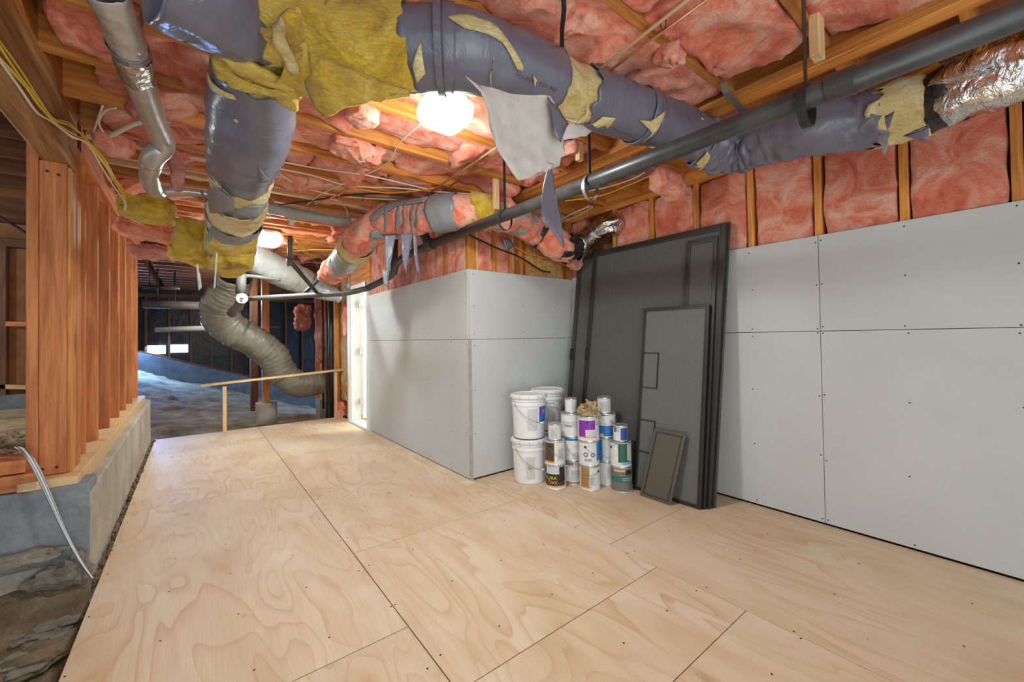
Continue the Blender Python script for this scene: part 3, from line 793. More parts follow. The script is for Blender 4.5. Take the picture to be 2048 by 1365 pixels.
for i in range(700):
    x = R.uniform(-2.6, -.8); y = 3.3+abs(R.gauss(0, .55)); s = R.uniform(.012, .03)
    pts.append(((x, y, .55+.02*(y-3.2)+R.uniform(0, .05)), (s*1.3, s, s*.6), R.random()*99))
rocks('gravel_pile', 'loose tan rubble heaped behind the left sill in the crawl space', 'rubble', pts, M['rubble'])
pts = []
for i in range(260):
    y = R.uniform(3.0, 6.9); s = R.uniform(.006, .016)
    pts.append(((R.uniform(-.413, -.384), y, R.uniform(-.03, .0)), (s, s*1.6, s), R.random()*99))
rocks('gap_debris', 'dirt crumbs packed in the gap between plywood edge and concrete', 'dirt', pts, M['dirt'])
pts = []
for i in range(120):
    x = R.uniform(-2.2, -.42); y = R.uniform(1.6, 3.0); s = R.uniform(.012, .045)
    pts.append(((x, y, -.11+s*.2), (s*1.4, s, s*.5), R.random()*99))
rocks('dirt_clods', 'scattered dirt clods beside the left edge of the plywood', 'dirt', pts, M['dirt'])
pts = []
for i in range(150):
    cx_, cy2 = R.choice(((45, 1260), (110, 1255), (30, 1200), (95, 1235), (20, 1330)))
    q = at(cx_+R.gauss(0, 26), cy2+R.gauss(0, 12), 'z', -.08); s = R.uniform(.008, .03)
    if q.x > -.44: continue
    pts.append(((q.x, q.y, -.085+R.uniform(0, .02)), (s*1.5, s*1.1, s*.35), R.random()*99))
rocks('mud_flakes', 'pale cracked mud flakes scattered on the dirt at lower left', 'mud', pts, M['rock'])
# rough concrete that spilled below the form
for i, (px, py, s, lab) in enumerate((((118), 1150, (.10, .07, .05), 'rough bluish concrete lump under the smooth grey wall'), (165, 1135, (.055, .06, .07), 'small rough concrete lump at the wall corner by the plywood edge'),
                                      (25, 1125, (.16, .05, .035), 'flat ledge of rough concrete at far left under the grey wall'))):
    p = at(px, py, 'y', 3.0)
    p.x = min(p.x, -.42-s[0]*.75)
    blob(p, s, i*5+2, .3, 4).build('concrete_lump', M['rock'], None, smooth=False)
    o = bpy.context.scene.objects[-1] if False else C.objects[-1]; tag(o, lab, 'concrete')
for i, (px, py, s, lab) in enumerate(((80, 1250, (.16, .09, .035), 'cracked pale slab of dried mud beside the plywood'), (45, 1200, (.11, .07, .03), 'pale broken mud flake near the left edge, behind the bigger slab'),
                                      (60, 1320, (.12, .10, .03), 'dark crusted mud slab in the lower left corner'))):
    p = at(px, py, 'z', -.09); blob(p, s, i*3+40, .35, 4).build('mud_slab', M['rock'] if i < 2 else M['dirt'], None); tag(C.objects[-1], lab, 'mud')

# ================================================================= DUCTS
def u2(d, *px): return [d.u_near(*p) for p in px]
# trunk
ctl = [(at(545, 70, 'z', 2.26), .145), (at(620, 98, 'z', 2.27), .15), (at(720, 100, 'z', 2.28), .148), (at(820, 98, 'z', 2.29), .142), (at(890, 99, 'z', 2.29), .138), (at(960, 112, 'z', 2.29), .135), (at(1050, 143, 'z', 2.29), .13), (at(1100, 166, 'z', 2.29), .128),
       (at(1160, 189, 'z', 2.29), .124), (at(1250, 222, 'z', 2.29), .122), (at(1370, 268, 'z', 2.28), .122)]
p = at(1370, 268, 'z', 2.28)
for q, r in (((1455, 300), .128), ((1530, 280), .13), ((1620, 258), .13), ((1700, 247), .13), ((1800, 222), .13), ((1860, 208), .127), ((1920, 180), .13), ((2000, 150), .13), ((2120, 118), .13)):
    ctl.append((at(*q, 'z', 2.24) if q[0] > 1600 else at(*q, 'z', 2.265), r))
T = Duct(ctl)
tk = thing('trunk_duct', 'big grey jacketed air duct with torn yellow insulation crossing overhead to the right wall', 'duct', (ctl[4][0].x, ctl[4][0].y, 2.1))
u = u2(T, (560, 60), (815, 110), (1102, 172), (1163, 190), (1290, 230), (1395, 272), (1500, 292), (1765, 232), (1860, 208), (1908, 185), (2110, 120), (720, 108))
T.section('core', u[0], u[8], M['paleyellow'], tk, dr=-.012, amp=.006, seed=1)
T.section('yellow_wrap', u[0]-.01, u[11]+.01, M['yellow'], tk, dr=.012, amp=.013, freq=(2, 6), jag=(.06, .08), seed=4)
T.section('yellow_wrap', u[11]-.02, u[1]+.004, M['yellow'], tk, dr=.016, amp=.012, freq=(2, 6), jag=(.09, .03), seed=6)
T.section('jacket', u[1], u[2], M['jacket'], tk, dr=.004, amp=.006, freq=(2.5, 5), jag=(.03, .02), seed=2)
T.section('jacket', u[3], u[4]+.004, M['jacket'], tk, dr=.004, amp=.006, freq=(2.5, 6), jag=(.05, .02), seed=3)
T.section('jacket', u[4], u[5]+.01, M['jacket'], tk, dr=.002, amp=.008, freq=(2.5, 8), jag=(.02, .03), seed=5)
T.section('jacket', u[5], u[6]+.01, M['jacket'], tk, dr=.004, amp=.024, freq=(2.2, 26), jag=(.02, .02), seed=7, step=.007, seg=64)
T.section('jacket', u[6]-.004, u[7], M['jacket'], tk, dr=.004, amp=.009, freq=(3, 22), step=.009, jag=(.02, .08), seed=8)
T.section('yellow_wrap', u[7]-.01, u[8], M['paleyellow'], tk, dr=.008, amp=.014, freq=(2, 6), jag=(.1, .02), seed=9)
T.section('black_wrap', u[8]-.006, u[9]+.006, M['blackwrap'], tk, dr=-.004, amp=.006, seed=10)
T.section('foil_sleeve', u[9], u[10], M['foil'], tk, dr=.008, amp=.02, freq=(3, 14), jag=(.03, 0), seed=11)
for (a, cc, r_) in (((1280, 232), M['jacket'], .006), ((895, 112), M['jacket'], .006)):
    uu = T.u_near(*a); T.section('tape_band', uu-.006, uu+.006, cc, tk, dr=.008, amp=.003)
patches = [
    [(905, 35), (950, 38), (990, 58), (1040, 130), (1043, 141), (1034, 138), (1000, 85), (975, 76), (930, 60), (898, 40)],
    [(838, 85), (848, 115), (850, 140), (835, 162), (828, 125)],
    [(980, 112), (983, 150), (978, 172), (975, 140)],
    [(1065, 146), (1076, 158), (1066, 168)],
    [(1172, 210), (1177, 222), (1166, 243), (1158, 240), (1166, 222)],
    [(1183, 243), (1202, 228), (1226, 233), (1215, 253), (1208, 244), (1196, 248)],
    [(1276, 237), (1300, 240), (1324, 226), (1320, 250), (1285, 280), (1298, 262), (1300, 258)],
    [(1395, 322), (1410, 302), (1420, 310), (1400, 335)],
]
for i, pl in enumerate(patches): T.patch('tear', pl, M['paleyellow'], tk, dr=.014, seed=i)
# lettering printed on the jacket
def duct_text(D, s, x, y, size, rot, parent):
    u0, t0 = D.hit(x, y); vs, fs = textmesh(s, size); mb = MB(); r0 = .16
    for v in vs:
        mb.v.append(D.pt(u0+v.x/D.len, t0-v.y/r0*rot, .0135))
    mb.f = fs; mb.mi = [0]*len(fs); mb.uv = [[(0, 0)]*len(f) for f in fs]
    mb.build('printed_lettering', M['print'] if 'print' in M else M['lpurple'], parent)
M['print'] = plain('faded_purple_print', (.07, .015, .035), .5)
duct_text(T, 'YOUNG & CO. INC', 1026, 152, .021, 1, tk)
duct_text(T, 'YOUNG & CO. INC', 1220, 252, .015, 1, tk)
# big hanging flap of jacket
pA = lambda x, y: at(x, y, 'y', 1.08)
sheet('torn_flap', [pA(928, 158), pA(955, 172), pA(1010, 180), pA(1098, 196), pA(1128, 235), pA(1132, 262), pA(1126, 290), pA(1136, 308), pA(1128, 312), pA(1125, 330), pA(1098, 320), pA(1096, 342), pA(1086, 333), pA(1072, 352), pA(1042, 357), pA(1030, 346), pA(998, 290), pA(975, 225), pA(958, 188)],
      M['jacket_in'], tk, amp=.03, freq=5, seed=3)
pB = lambda x, y: at(x, y, 'y', 1.05)
sheet('torn_flap', [pB(1098, 190), pB(1118, 215), pB(1134, 245), pB(1124, 285), pB(1112, 270), pB(1105, 230)], M['jacket'], tk, amp=.02, seed=9)
sheet('torn_flap', [pB(1122, 265), pB(1140, 243), pB(1190, 258), pB(1175, 272), pB(1130, 280)], M['jacket_in'], tk, amp=.02, seed=19)
pC = lambda x, y: at(x, y, 'y', 1.12)
sheet('torn_blade', [pC(1102, 320), pC(1112, 380), pC(1120, 430), pC(1131, 490), pC(1127, 496), pC(1112, 472), pC(1083, 440), pC(1085, 400), pC(1092, 350)], M['jacket'], tk, amp=.01, seed=5)
# yellow flap drooping from trunk
pD = lambda x, y: at(x, y, 'y', 1.42)
sheet('yellow_flap', [pD(610, 160), pD(640, 120), pD(740, 150), pD(825, 180), pD(822, 190), pD(770, 192), pD(745, 196), pD(700, 215), pD(665, 229), pD(645, 230), pD(628, 212)], M['yellow'], tk, amp=.03, freq=5, thick=.02, seed=8)
pE = lambda x, y: at(x, y, 'x', 2.36)
sheet('torn_flap', [pE(1755, 268), pE(1774, 266), pE(1776, 290), pE(1770, 308), pE(1763, 306), pE(1765, 292), pE(1754, 285)], M['graytape'], tk, amp=.01, seed=2)
sheet('torn_flap', [pE(1805, 272), pE(1840, 262), pE(1858, 250), pE(1856, 283), pE(1835, 279)], M['jacket'], tk, amp=.01, seed=22)
sheet('torn_flap', [pE(1770, 232), pE(1790, 222), pE(1782, 245), pE(1775, 262), pE(1772, 250)], M['jacket'], tk, amp=.01, seed=23)

# junction and the near duct at top left
J = at(560, 62, 'z', 2.25)
Nd = Duct([(at(310, -70, 'z', 2.24), .15), (at(400, -20, 'z', 2.24), .15), (at(450, 18, 'z', 2.25), .15), (at(500, 40, 'z', 2.27), .14), (at(560, 62, 'z', 2.28), .12)])
nd = thing('near_duct', 'creased grey duct coming in over the top left toward the junction', 'duct', at(430, 0, 'z', 2.1))
Nd.section('jacket', .0, .97, M['jacket'], nd, amp=.014, freq=(1.8, 9), seed=21)
sheet('yellow_lining', [at(x, y, 'z', 2.13) for x, y in ((365, 8), (385, 12), (420, 60), (440, 88), (470, 92), (520, 130), (590, 170), (585, 178), (520, 165), (468, 140), (440, 108), (405, 75))], M['yellow'], nd, amp=.03, freq=5, thick=.015, seed=3)
sheet('yellow_lining', [at(x, y, 'z', 2.16) for x, y in ((440, 88), (500, 78), (545, 30), (600, 20), (600, 100), (590, 168), (540, 150), (490, 120))], M['yellow'], nd, amp=.07, freq=7, thick=.02, seed=13)
batt_mesh(at(575, 60, 'z', 2.28), (.22, .3, .2), amp=.04, freq=6, seed=71).build('yellow_lining', M['yellow'], nd, smooth=True)
sheet('yellow_lining', [at(x, y, 'z', 2.10) for x, y in ((548, 60), (565, 40), (572, 90), (600, 140), (585, 150), (560, 110), (545, 85))], M['paleyellow'], nd, amp=.03, freq=6, thick=.012, seed=33)

# descending duct
ctl = [(at(520, 92, 'z', 2.27), .12), (at(511, 150, 'z', 2.25), .135), (at(506, 205, 'z', 2.21), .152), (at(498, 265, 'z', 2.15), .155), (at(486, 335, 'z', 2.11), .145), (at(480, 385, 'z', 2.08), .145), (at(470, 430, 'z', 2.05), .15), (at(464, 470, 'z', 1.98), .15), (at(460, 505, 'z', 1.90), .15), (at(462, 525, 'z', 1.86), .13)]
D = Duct(ctl)
dd = thing('branch_duct', 'grey branch duct with yellow bands running away from the junction toward the second light', 'duct', ctl[3][0]-V((0, 0, .16)))
u = u2(D, (512, 128), (487, 345), (482, 362), (478, 392), (472, 430), (468, 450), (464, 478), (460, 520))
D.section('core', 0.02, 1, M['paleyellow'], dd, dr=-.012, amp=.01, seed=31)
D.section('jacket', u[0], u[1], M['jacket'], dd, dr=.006, amp=.007, freq=(2, 7), jag=(.05, .06), seed=32)
D.section('yellow_wrap', u[1]-.01, u[2]+.02, M['paleyellow'], dd, dr=-.002, amp=.01, freq=(2, 6), jag=(.03, .03), seed=33)
D.section('jacket', u[2]+.01, u[3], M['graytape'], dd, dr=.0, amp=.014, freq=(2, 14), jag=(.05, .07), seed=34)
D.section('yellow_wrap', u[3]-.02, u[4], M['paleyellow'], dd, dr=.0, amp=.014, freq=(1.5, 12), jag=(.02, .02), seed=35)
D.section('tape_band', u[4], u[5], M['graytape'], dd, dr=.006, amp=.01, freq=(2, 16), jag=(.03, .03), seed=36)
D.section('yellow_wrap', u[5], 1, M['yellow'], dd, dr=.004, amp=.014, freq=(1.5, 14), jag=(.03, .0), seed=37)
D.section('tape_band', u[6]+.03, u[6]+.06, M['graytape'], dd, dr=.012, amp=.008, freq=(2, 16), jag=(.02, .02), seed=38)
batt_mesh(at(520, 118, 'z', 2.24), (.26, .12, .22), amp=.05, freq=7, seed=171).build('yellow_wrap', M['yellow'], dd, smooth=True)
D.patch('yellow_flap', [(446, 108), (470, 98), (520, 120), (570, 148), (592, 170), (560, 172), (520, 166), (475, 160), (462, 140)], M['yellow'], dd, dr=.03, seed=17, curl=.012)
D.patch('tear', [(420, 140), (432, 165), (470, 188), (480, 196), (455, 190), (432, 182), (424, 165)], M['paleyellow'], dd, dr=.012, seed=7)
D.patch('torn_flap', [(424, 375), (440, 372), (470, 392), (472, 418), (450, 420), (428, 424), (424, 395)], M['graytape'], dd, dr=.02, seed=3)
D.patch('torn_flap', [(517, 325), (530, 345), (540, 355), (520, 360)], M['jacket'], dd, dr=.014, seed=4)
pF = lambda x, y: at(x, y, 'y', 3.3)
sheet('torn_strip', [pF(399, 382), pF(404, 380), pF(424, 425), pF(421, 432)], M['graytape'], dd, amp=.005)
sheet('torn_strip', [pF(422, 460), pF(426, 448), pF(424, 480), pF(410, 492), pF(412, 475)], M['graytape'], dd, amp=.005)
for (a, b2) in (((392, 528), (397, 582)), ((432, 505), (427, 580)), ((396, 545), (400, 580))):
    sheet('torn_strip', [pF(a[0], a[1]), pF(a[0]+4, a[1]), pF(b2[0]+4, b2[1]-6), pF(b2[0], b2[1])], M['jacket_in'], dd, amp=.01, freq=12)
for i in range(16):
    x, y = 530+R.uniform(-6, 12), R.uniform(340, 440); a = R.uniform(-.9, .9); l = R.uniform(8, 22)
    sheet('torn_strip', [pF(x, y), pF(x+3, y+2), pF(x+l*math.cos(a), y+l*math.sin(a)+8)], M['graytape'] if i % 2 else M['jacket_in'], dd, amp=.004)
# bent over yellow bits at the end of the branch
def sheetz(name, label, cat, pts, z, mat, **kw):
    o = sheet(name, [at(x, y, 'z', z) for x, y in pts], mat, None, **kw); tag(o, label, cat); return o
o = batt_mesh(at(462, 520, 'z', 1.82), (.26, .26, .10), amp=.04, freq=8, seed=80).build('yellow_wrap', M['yellow'], dd, smooth=True)

def looseb(label, c, size, rot, mat, seed, amp=.03, freq=8, cuts=10):
    o = batt_mesh((0, 0, 0), size, rot=rot, amp=amp, freq=freq, seed=seed, cuts=cuts+2, rough=.6, rnd=.5).build('insulation_scrap', mat, None, smooth=True)
    o.location = c; tag(o, label, 'insulation'); return o
looseb('bright yellow insulation wad left of the branch duct end', at(385, 480, 'y', 3.9), (.22, .12, .28), RY(.1), M['yellow'], 81)
looseb('curled yellow insulation tongue hanging beside the far flex duct', at(395, 517, 'y', 4.2), (.36, .10, .10), RY(.25), M['yellow'], 82)
looseb('dirty yellow insulation roll under the yellow cable bundle', at(295, 418, 'y', 4.0), (.29, .16, .19), RY(.05), M['yellow'], 83)
looseb('salmon pink insulation strip below the dirty yellow roll', at(305, 465, 'y', 4.35), (.40, .13, .15), RY(.15), M['pink'], 84)
looseb('dusty dark insulation lump under the salmon strip at left', at(312, 505, 'y', 4.8), (.34, .12, .12), RY(0), M['pink_dark'], 85)
looseb('small pink insulation lump behind the pony wall top', at(228, 290, 'y', 3.25), (.16, .08, .12), RY(.3), M['pink'], 86, amp=.02)
looseb('drooping dark pink insulation scrap under the small duct elbow', at(353, 340, 'z', 2.3), (.07, .05, .26), RY(-.15), M['pink_dark'], 87, amp=.02)
looseb('big pink insulation corner hanging below the grey duct bend at the right wall', at(1340, 370, 'y', 1.62), (.34, .16, .13), RY(.25), M['pink'], 88, amp=.03, freq=7)
looseb('pink insulation block wedged between joists left of the glowing lamp', at(722, 225, 'z', 2.44), (.16, .17, .12), RZ(.4), M['pink'], 89, amp=.015)
looseb('ragged pink insulation clump sagging under the joists near the white cable', at(720, 300, 'z', 2.43), (.30, .16, .12), RY(.2), M['pink'], 90, amp=.04)
looseb('pink insulation tuft with pale fluff above the two thin tubes', at(1340, 110, 'z', 2.44), (.14, .12, .08), RZ(.3), M['pink'], 91, amp=.03)
looseb('purple pink insulation rag hanging in the dark crawl space', at(605, 635, 'y', 8.6), (.26, .08, .46), RY(.05), M['pink_dark'], 92, amp=.05)
looseb('long pink insulation strip beside the vertical pipes', at(639, 650, 'y', 7.6), (.13, .06, 1.2), RY(.0), M['pink_dark'], 93, amp=.03)
looseb('pink insulation strip hanging left of the white door frame', at(691, 640, 'y', 6.55), (.07, .05, .5), RY(.0), M['pink'], 94, amp=.02)
looseb('pink insulation remnant at the floor by the door frame', at(682, 820, 'y', 6.8), (.10, .05, .26), RY(.1), M['pink'], 95, amp=.03)
looseb('pink insulation scrap under the wrapped duct where it enters the corner', at(1148, 525, 'y', 2.85), (.16, .10, .13), RY(.3), M['pink'], 96, amp=.03)

# pink wrapped middle duct
ctl = [(at(660, 550, 'y', 5.0), .13), (at(690, 520, 'y', 4.5), .135), (at(725, 478, 'y', 3.75), .14), (at(765, 445, 'z', 2.24), .145), (at(830, 436, 'z', 2.24), .145), (at(900, 425, 'z', 2.24), .145), (at(965, 425, 'z', 2.24), .14), (at(1030, 440, 'z', 2.23), .14),
       (at(1080, 468, 'z', 2.17), .14), (at(1115, 492, 'y', 2.75), .135), (at(1148, 495, 'y', 2.72), .12), (at(1185, 470, 'y', 2.72), .10), (at(1212, 452, 'x', 3.0), .09), (at(1238, 446, 'x', 3.12), .09)]
Pm = Duct(ctl)
pm = thing('wrapped_duct', 'duct wrapped in ragged pink insulation and grey tape running above the middle wall', 'duct', ctl[5][0]-V((0, 0, .15)))
u = u2(Pm, (660, 550), (690, 522), (712, 495), (735, 462), (875, 428), (905, 425), (940, 424), (992, 428), (1075, 465), (1128, 500), (1165, 485), (1220, 452))
Pm.section('core', 0.0, u[8], M['silverflex'], pm, dr=-.012, amp=.004, seed=41)
Pm.section('pink_wrap', 0, u[1], M['pink'], pm, dr=.006, amp=.02, freq=(3, 10), jag=(0, .06), seed=42)
Pm.section('jacket', u[1]-.03, u[2]-.02, M['silverflex'], pm, dr=.008, amp=.006, jag=(.04, .03), seed=43)
Pm.section('yellow_wrap', u[2]-.03, u[2]+.035, M['paleyellow'], pm, dr=.01, amp=.012, freq=(2, 18), jag=(.03, .04), seed=44)
Pm.section('pink_wrap', u[2]+.02, u[4]+.01, M['pink'], pm, dr=.0, amp=.013, freq=(2, 7), jag=(.03, .02), seed=45)
Pm.section('jacket', u[4]-.005, u[5]+.01, M['graytape'], pm, dr=.012, amp=.004, jag=(.02, .02), seed=46)
Pm.section('pink_wrap', u[5], u[6]+.01, M['pink'], pm, dr=.002, amp=.01, freq=(2, 7), jag=(.02, .03), seed=47)
Pm.section('yellow_wrap', u[6], u[7]-.01, M['yellow'], pm, dr=.008, amp=.014, freq=(2, 7), jag=(.02, .06), seed=48)
Pm.section('pink_wrap', u[7]-.01, u[8], M['pink'], pm, dr=.0, amp=.022, freq=(2, 9), jag=(.04, .02), seed=49)
Pm.section('black_wrap', u[8]-.02, u[8]+.02, M['blackwrap'], pm, dr=-.004, amp=.006, seed=50)
Pm.section('pink_wrap', u[8]+.01, u[9]+.01, M['pink'], pm, dr=.006, amp=.02, freq=(2, 9), jag=(.02, .05), seed=51)
Pm.section('black_wrap', u[9]-.01, u[10], M['blackwrap'], pm, dr=-.004, amp=.008, seed=52)
Pm.section('foil_sleeve', u[9]+.03, 1, M['foil'], pm, dr=.004, amp=.014, freq=(3, 16), jag=(.03, 0), seed=53)
for x in (778, 800, 812, 830, 838): Pm.patch('torn_strip', [(x, 412), (x+4, 410), (x+2, 440), (x-3, 468), (x-4, 440)], M['graytape'], pm, dr=.02, seed=x)
Pm.patch('tape_band', [(752, 428), (800, 402), (855, 398), (852, 406), (800, 412), (768, 430), (748, 458), (742, 452)], M['graytape'], pm, dr=.018, seed=5)
Pm.patch('torn_strip', [(742, 462), (775, 470), (820, 468), (830, 474), (800, 476), (770, 478), (742, 470)], M['graytape'], pm, dr=.02, seed=6)
pG = lambda x, y: at(x, y, 'y', 2.95)
for k, pl in enumerate(([(770, 472), (792, 470), (786, 500), (776, 560), (772, 530)], [(802, 470), (826, 468), (820, 500), (812, 548), (806, 520)], [(826, 468), (832, 470), (836, 520), (840, 544), (834, 545), (828, 510)], [(764, 540), (774, 540), (776, 575), (768, 570)], [(925, 455), (932, 456), (928, 478), (924, 476)], [(1005, 475), (1020, 480), (1030, 492), (1012, 502)], [(690, 570), (700, 565), (702, 585), (694, 580)])):
    sheet('torn_strip', [pG(*q) for q in pl], M['jacket'] if k != 3 else M['graytape'], pm, amp=.008, freq=12, seed=k)

# small metal duct on the left
ctl = [(at(205, -30, 'z', 2.30), .054), (at(238, 40, 'z', 2.30), .054), (at(262, 110, 'z', 2.30), .055), (at(275, 150, 'z', 2.30), .053), (at(300, 220, 'z', 2.30), .05), (at(322, 272, 'z', 2.30), .05), (at(326, 295, 'z', 2.27), .05), (at(306, 315, 'z', 2.22), .05), (at(299, 345, 'z', 2.19), .048), (at(304, 372, 'z', 2.18), .046), (at(318, 386, 'z', 2.19), .035), (at(350, 383, 'z', 2.22), .022), (at(425, 390, 'z', 2.25), .018)]
S = Duct(ctl)
sd = thing('small_duct', 'small silver metal duct with foil tape and an elbow beside the left beam', 'duct', ctl[4][0]-V((0, 0, .07)))
u = u2(S, (262, 108), (278, 150), (300, 325), (305, 380))
S.section('flex_sleeve', 0, u[0], M['flexmetal'], sd, amp=.005, freq=(3, 30), seed=61, rings=60, ringamp=.003, seg=28)
S.section('tape_wrap', u[0]-.005, u[1], M['foilgrey'], sd, dr=.006, amp=.006, seed=62, seg=28)
S.section('pipe', u[1]-.005, u[2], M['galv'], sd, amp=.0008, seed=63, seg=28)
S.section('elbow', u[2]-.005, u[3], M['galv'], sd, amp=.003, seed=64, seg=28)
S.section('tail_sleeve', u[3], 1, M['galv'], sd, amp=.002, seed=65, rings=50, ringamp=.003, seg=20)
pts = [at(x, y, 'z', 2.36-.0*i) for i, (x, y) in enumerate(((200, 28), (205, 48)))]
mb = MB(); uu = S.u_near(256, 95)
ring = [S.pt(uu, 2*math.pi*k/20, .006) for k in range(21)]
for a, c in zip(ring[:-1], ring[1:]): mb.board(a, c, .03, .003, up=(c-a).cross(S.fr[5][0]))
mb.board(at(272, 66, 'z', 2.33), at(292, 18, 'z', 2.45), .03, .003)
o = mb.build('duct_strap', M['steelstrap']); tag(o, 'bent steel strap holding the small silver duct to a joist', 'strap')

# far duct pieces
ctl = [(at(490, 505, 'y', 6.05), .19), (at(530, 527, 'y', 6.15), .195), (at(570, 548, 'y', 6.25), .195), (at(608, 564, 'y', 6.35), .18), (at(645, 582, 'y', 6.42), .14), (at(680, 596, 'y', 6.45), .09)]
Fd = Duct(ctl)
fd = thing('silver_duct', 'pale silver jacketed duct running right under the second light', 'duct', ctl[2][0]-V((0, 0, .16)))
Fd.section('jacket', 0, .62, M['silverflex'], fd, amp=.008, freq=(2, 9), seed=71)
Fd.section('jacket', .6, 1, M['graytape'], fd, dr=-.004, amp=.012, freq=(2, 9), jag=(.05, 0), seed=72)
ctl = [(at(470, 548, 'y', 6.6), .20), (at(462, 575, 'y', 6.8), .215), (at(438, 615, 'y', 7.0), .215), (at(452, 650, 'y', 7.1), .22), (at(510, 685, 'y', 7.2), .21), (at(545, 712, 'y', 7.25), .21), (at(565, 748, 'y', 7.3), .21), (at(600, 770, 'y', 7.3), .20), (at(640, 765, 'y', 7.35), .19)]
Fx = Duct(ctl)
fx = thing('flex_duct', 'fat snaking grey brown flex duct hanging in the far crawl space', 'duct', ctl[7][0]-V((0, 0, .25)))
Fx.section('jacket', 0, .42, M['flex'], fx, amp=.014, freq=(2, 8), seed=74, rings=14, ringamp=.012)
Fx.section('jacket', .415, .75, M['flex'], fx, amp=.010, freq=(2, 8), seed=75, rings=14, ringamp=.012)
Fx.section('jacket', .745, 1, M['flex'], fx, amp=.014, freq=(2, 8), seed=76, rings=14, ringamp=.010)
Fx.section('tape_band', .74, .765, M['flex'], fx, dr=.014, amp=.003, seed=77)
# white corrugated vent tube
ctl = [(at(530, 415, 'z', 2.36), .045), (at(590, 428, 'z', 2.36), .045), (at(650, 438, 'z', 2.36), .045), (at(700, 446, 'z', 2.36), .045)]
Vt = Duct(ctl); vt = thing('vent_tube', 'thin pale vent tube under the joists behind the branch duct', 'tube', ctl[1][0]-V((0, 0, .05)))
Vt.section('sleeve', 0, 1, M['silverflex'], vt, amp=.003, seed=79, seg=20, rings=40, ringamp=.002)
MB().box(at(583, 438, 'z', 2.33)-V((.02, .01, .06)), at(583, 438, 'z', 2.33)+V((.02, .01, .03))).build('clamp', M['lpalegrey'], vt)

# ================================================================= PIPES
XP = 1.72
def px_(x, y): return at(x, y, 'x', XP)
A, B = px_(2048, 27), px_(860, 490)
dirn = (A-B).normalized(); A2 = A+dirn*1.3
dp = thing('drain_pipe', 'long black plastic drain pipe hung under the ceiling along the whole space', 'pipe', (XP, 1.5, 2.0))
MB().tube([A2, B], .040, 24).build('pipe', M['abs'], dp, smooth=False)
for o_ in dp.children: o_.data.polygons.foreach_set('use_smooth', [len(p.vertices) == 4 for p in o_.data.polygons])
c = px_(1690, 165); c = B+dirn*((c-B).dot(dirn)); MB().tube([c-dirn*.05, c+dirn*.03], .046, 24).build('coupling', M['abs'], dp)
e1 = at(838, 496, 'x', XP)
MB().tube([B+dirn*.06, B-dirn*.05], .050, 20).build('elbow', M['abs'], dp)
C2 = at(765, 562, 'y', 4.35); C3 = at(735, 577, 'y', 4.5)
up_ = B+V((-.05, .12, .22))
MB().tube([B-dirn*.02, up_], .045, 16).build('riser', M['abs'], dp)
q1 = at(792, 520, 'y', 3.9)
MB().tube(wire_pts([B-dirn*.05, at(800, 520, 'y', 3.95), at(785, 548, 'y', 4.15), C2, C3], 5), .034, 16).build('bend', M['abs'], dp, smooth=True)
MB().tube([at(790, 470, 'y', 4.3), at(788, 548, 'y', 4.2)], .036, 14).build('riser', M['abs'], dp, smooth=True)
E_ = at(640, 590, 'y', 5.0); F_ = at(492, 598, 'y', 5.9)
dp2 = thing('waste_pipe', 'grey drain line with capped end crossing in front of the far flex duct', 'pipe', E_-V((0, 0, .05)))
MB().tube(wire_pts([C3, at(690, 587, 'y', 4.75), E_, F_], 5), .030, 16).build('pipe', M['greypipe'], dp2, smooth=True)
cl = MB().tube([at(476, 616, 'y', 5.9), at(484, 597, 'y', 5.75)], .052, 20).build('cleanout', M['greypipe'], dp2, smooth=False)
cc = at(484, 597, 'y', 5.74); nn = (CAM-cc).normalized()
MB().tube([cc, cc+nn*.02], .058, 24).build('cap', M['white'], dp2)
MB().obox(cc+nn*.03, (_r, _u, nn), (.022, .008, .01)).build('cap_key', M['greypipe'], dp2)
MB().tube([at(462, 628, 'y', 6.1), at(480, 606, 'y', 5.85)], .045, 16).build('elbow', M['greypipe'], dp2, smooth=True)
MB().tube([at(483, 548, 'y', 5.9), at(481, 588, 'y', 5.9)], .052, 16).build('tee', M['greypipe'], dp2, smooth=True)
MB().tube(wire_pts([at(481, 560, 'y', 5.9), at(490, 552, 'y', 5.9), at(530, 556, 'y', 5.9), at(560, 560, 'y', 5.95)], 5), .022, 12).build('pipe', M['greypipe'], dp2, smooth=True)
v2 = thing('vent_pipe', 'thin grey vent pipe dropping from the joists with an elbow near the second light', 'pipe', at(580, 530, 'y', 4.8))
MB().tube([at(580, 472, 'y', 4.8), at(580, 525, 'y', 4.8)], .024, 14).build('pipe', M['greypipe'], v2, smooth=True)
MB().tube([at(580, 522, 'y', 4.8), at(634, 586, 'y', 5.05)], .022, 14).build('pipe', M['abs'], v2, smooth=True)
MB().tube([at(579, 518, 'y', 4.8), at(581, 532, 'y', 4.8)], .03, 14).build('elbow', M['greypipe'], v2, smooth=True)
MB().tube([at(650, 548, 'y', 5.6), at(608, 588, 'y', 5.2)], .022, 14).build('pipe', M['abs'], v2, smooth=True)
# hanger blocks and straps
def hanger(xt, yt, xb, yb, Y, lab, w=.038):
    a = at(xt, yt, 'y', Y); b2 = at(xb, yb, 'y', Y); b2.x = a.x
    a.z = ZJ+.12
    o = MB().box((a.x-w/2, Y-.02, b2.z), (a.x+w/2, Y+.02, a.z)).build('hanger_block', M['fir_pale'], None, bevel=.002)
    tag(o, lab, 'wood block')
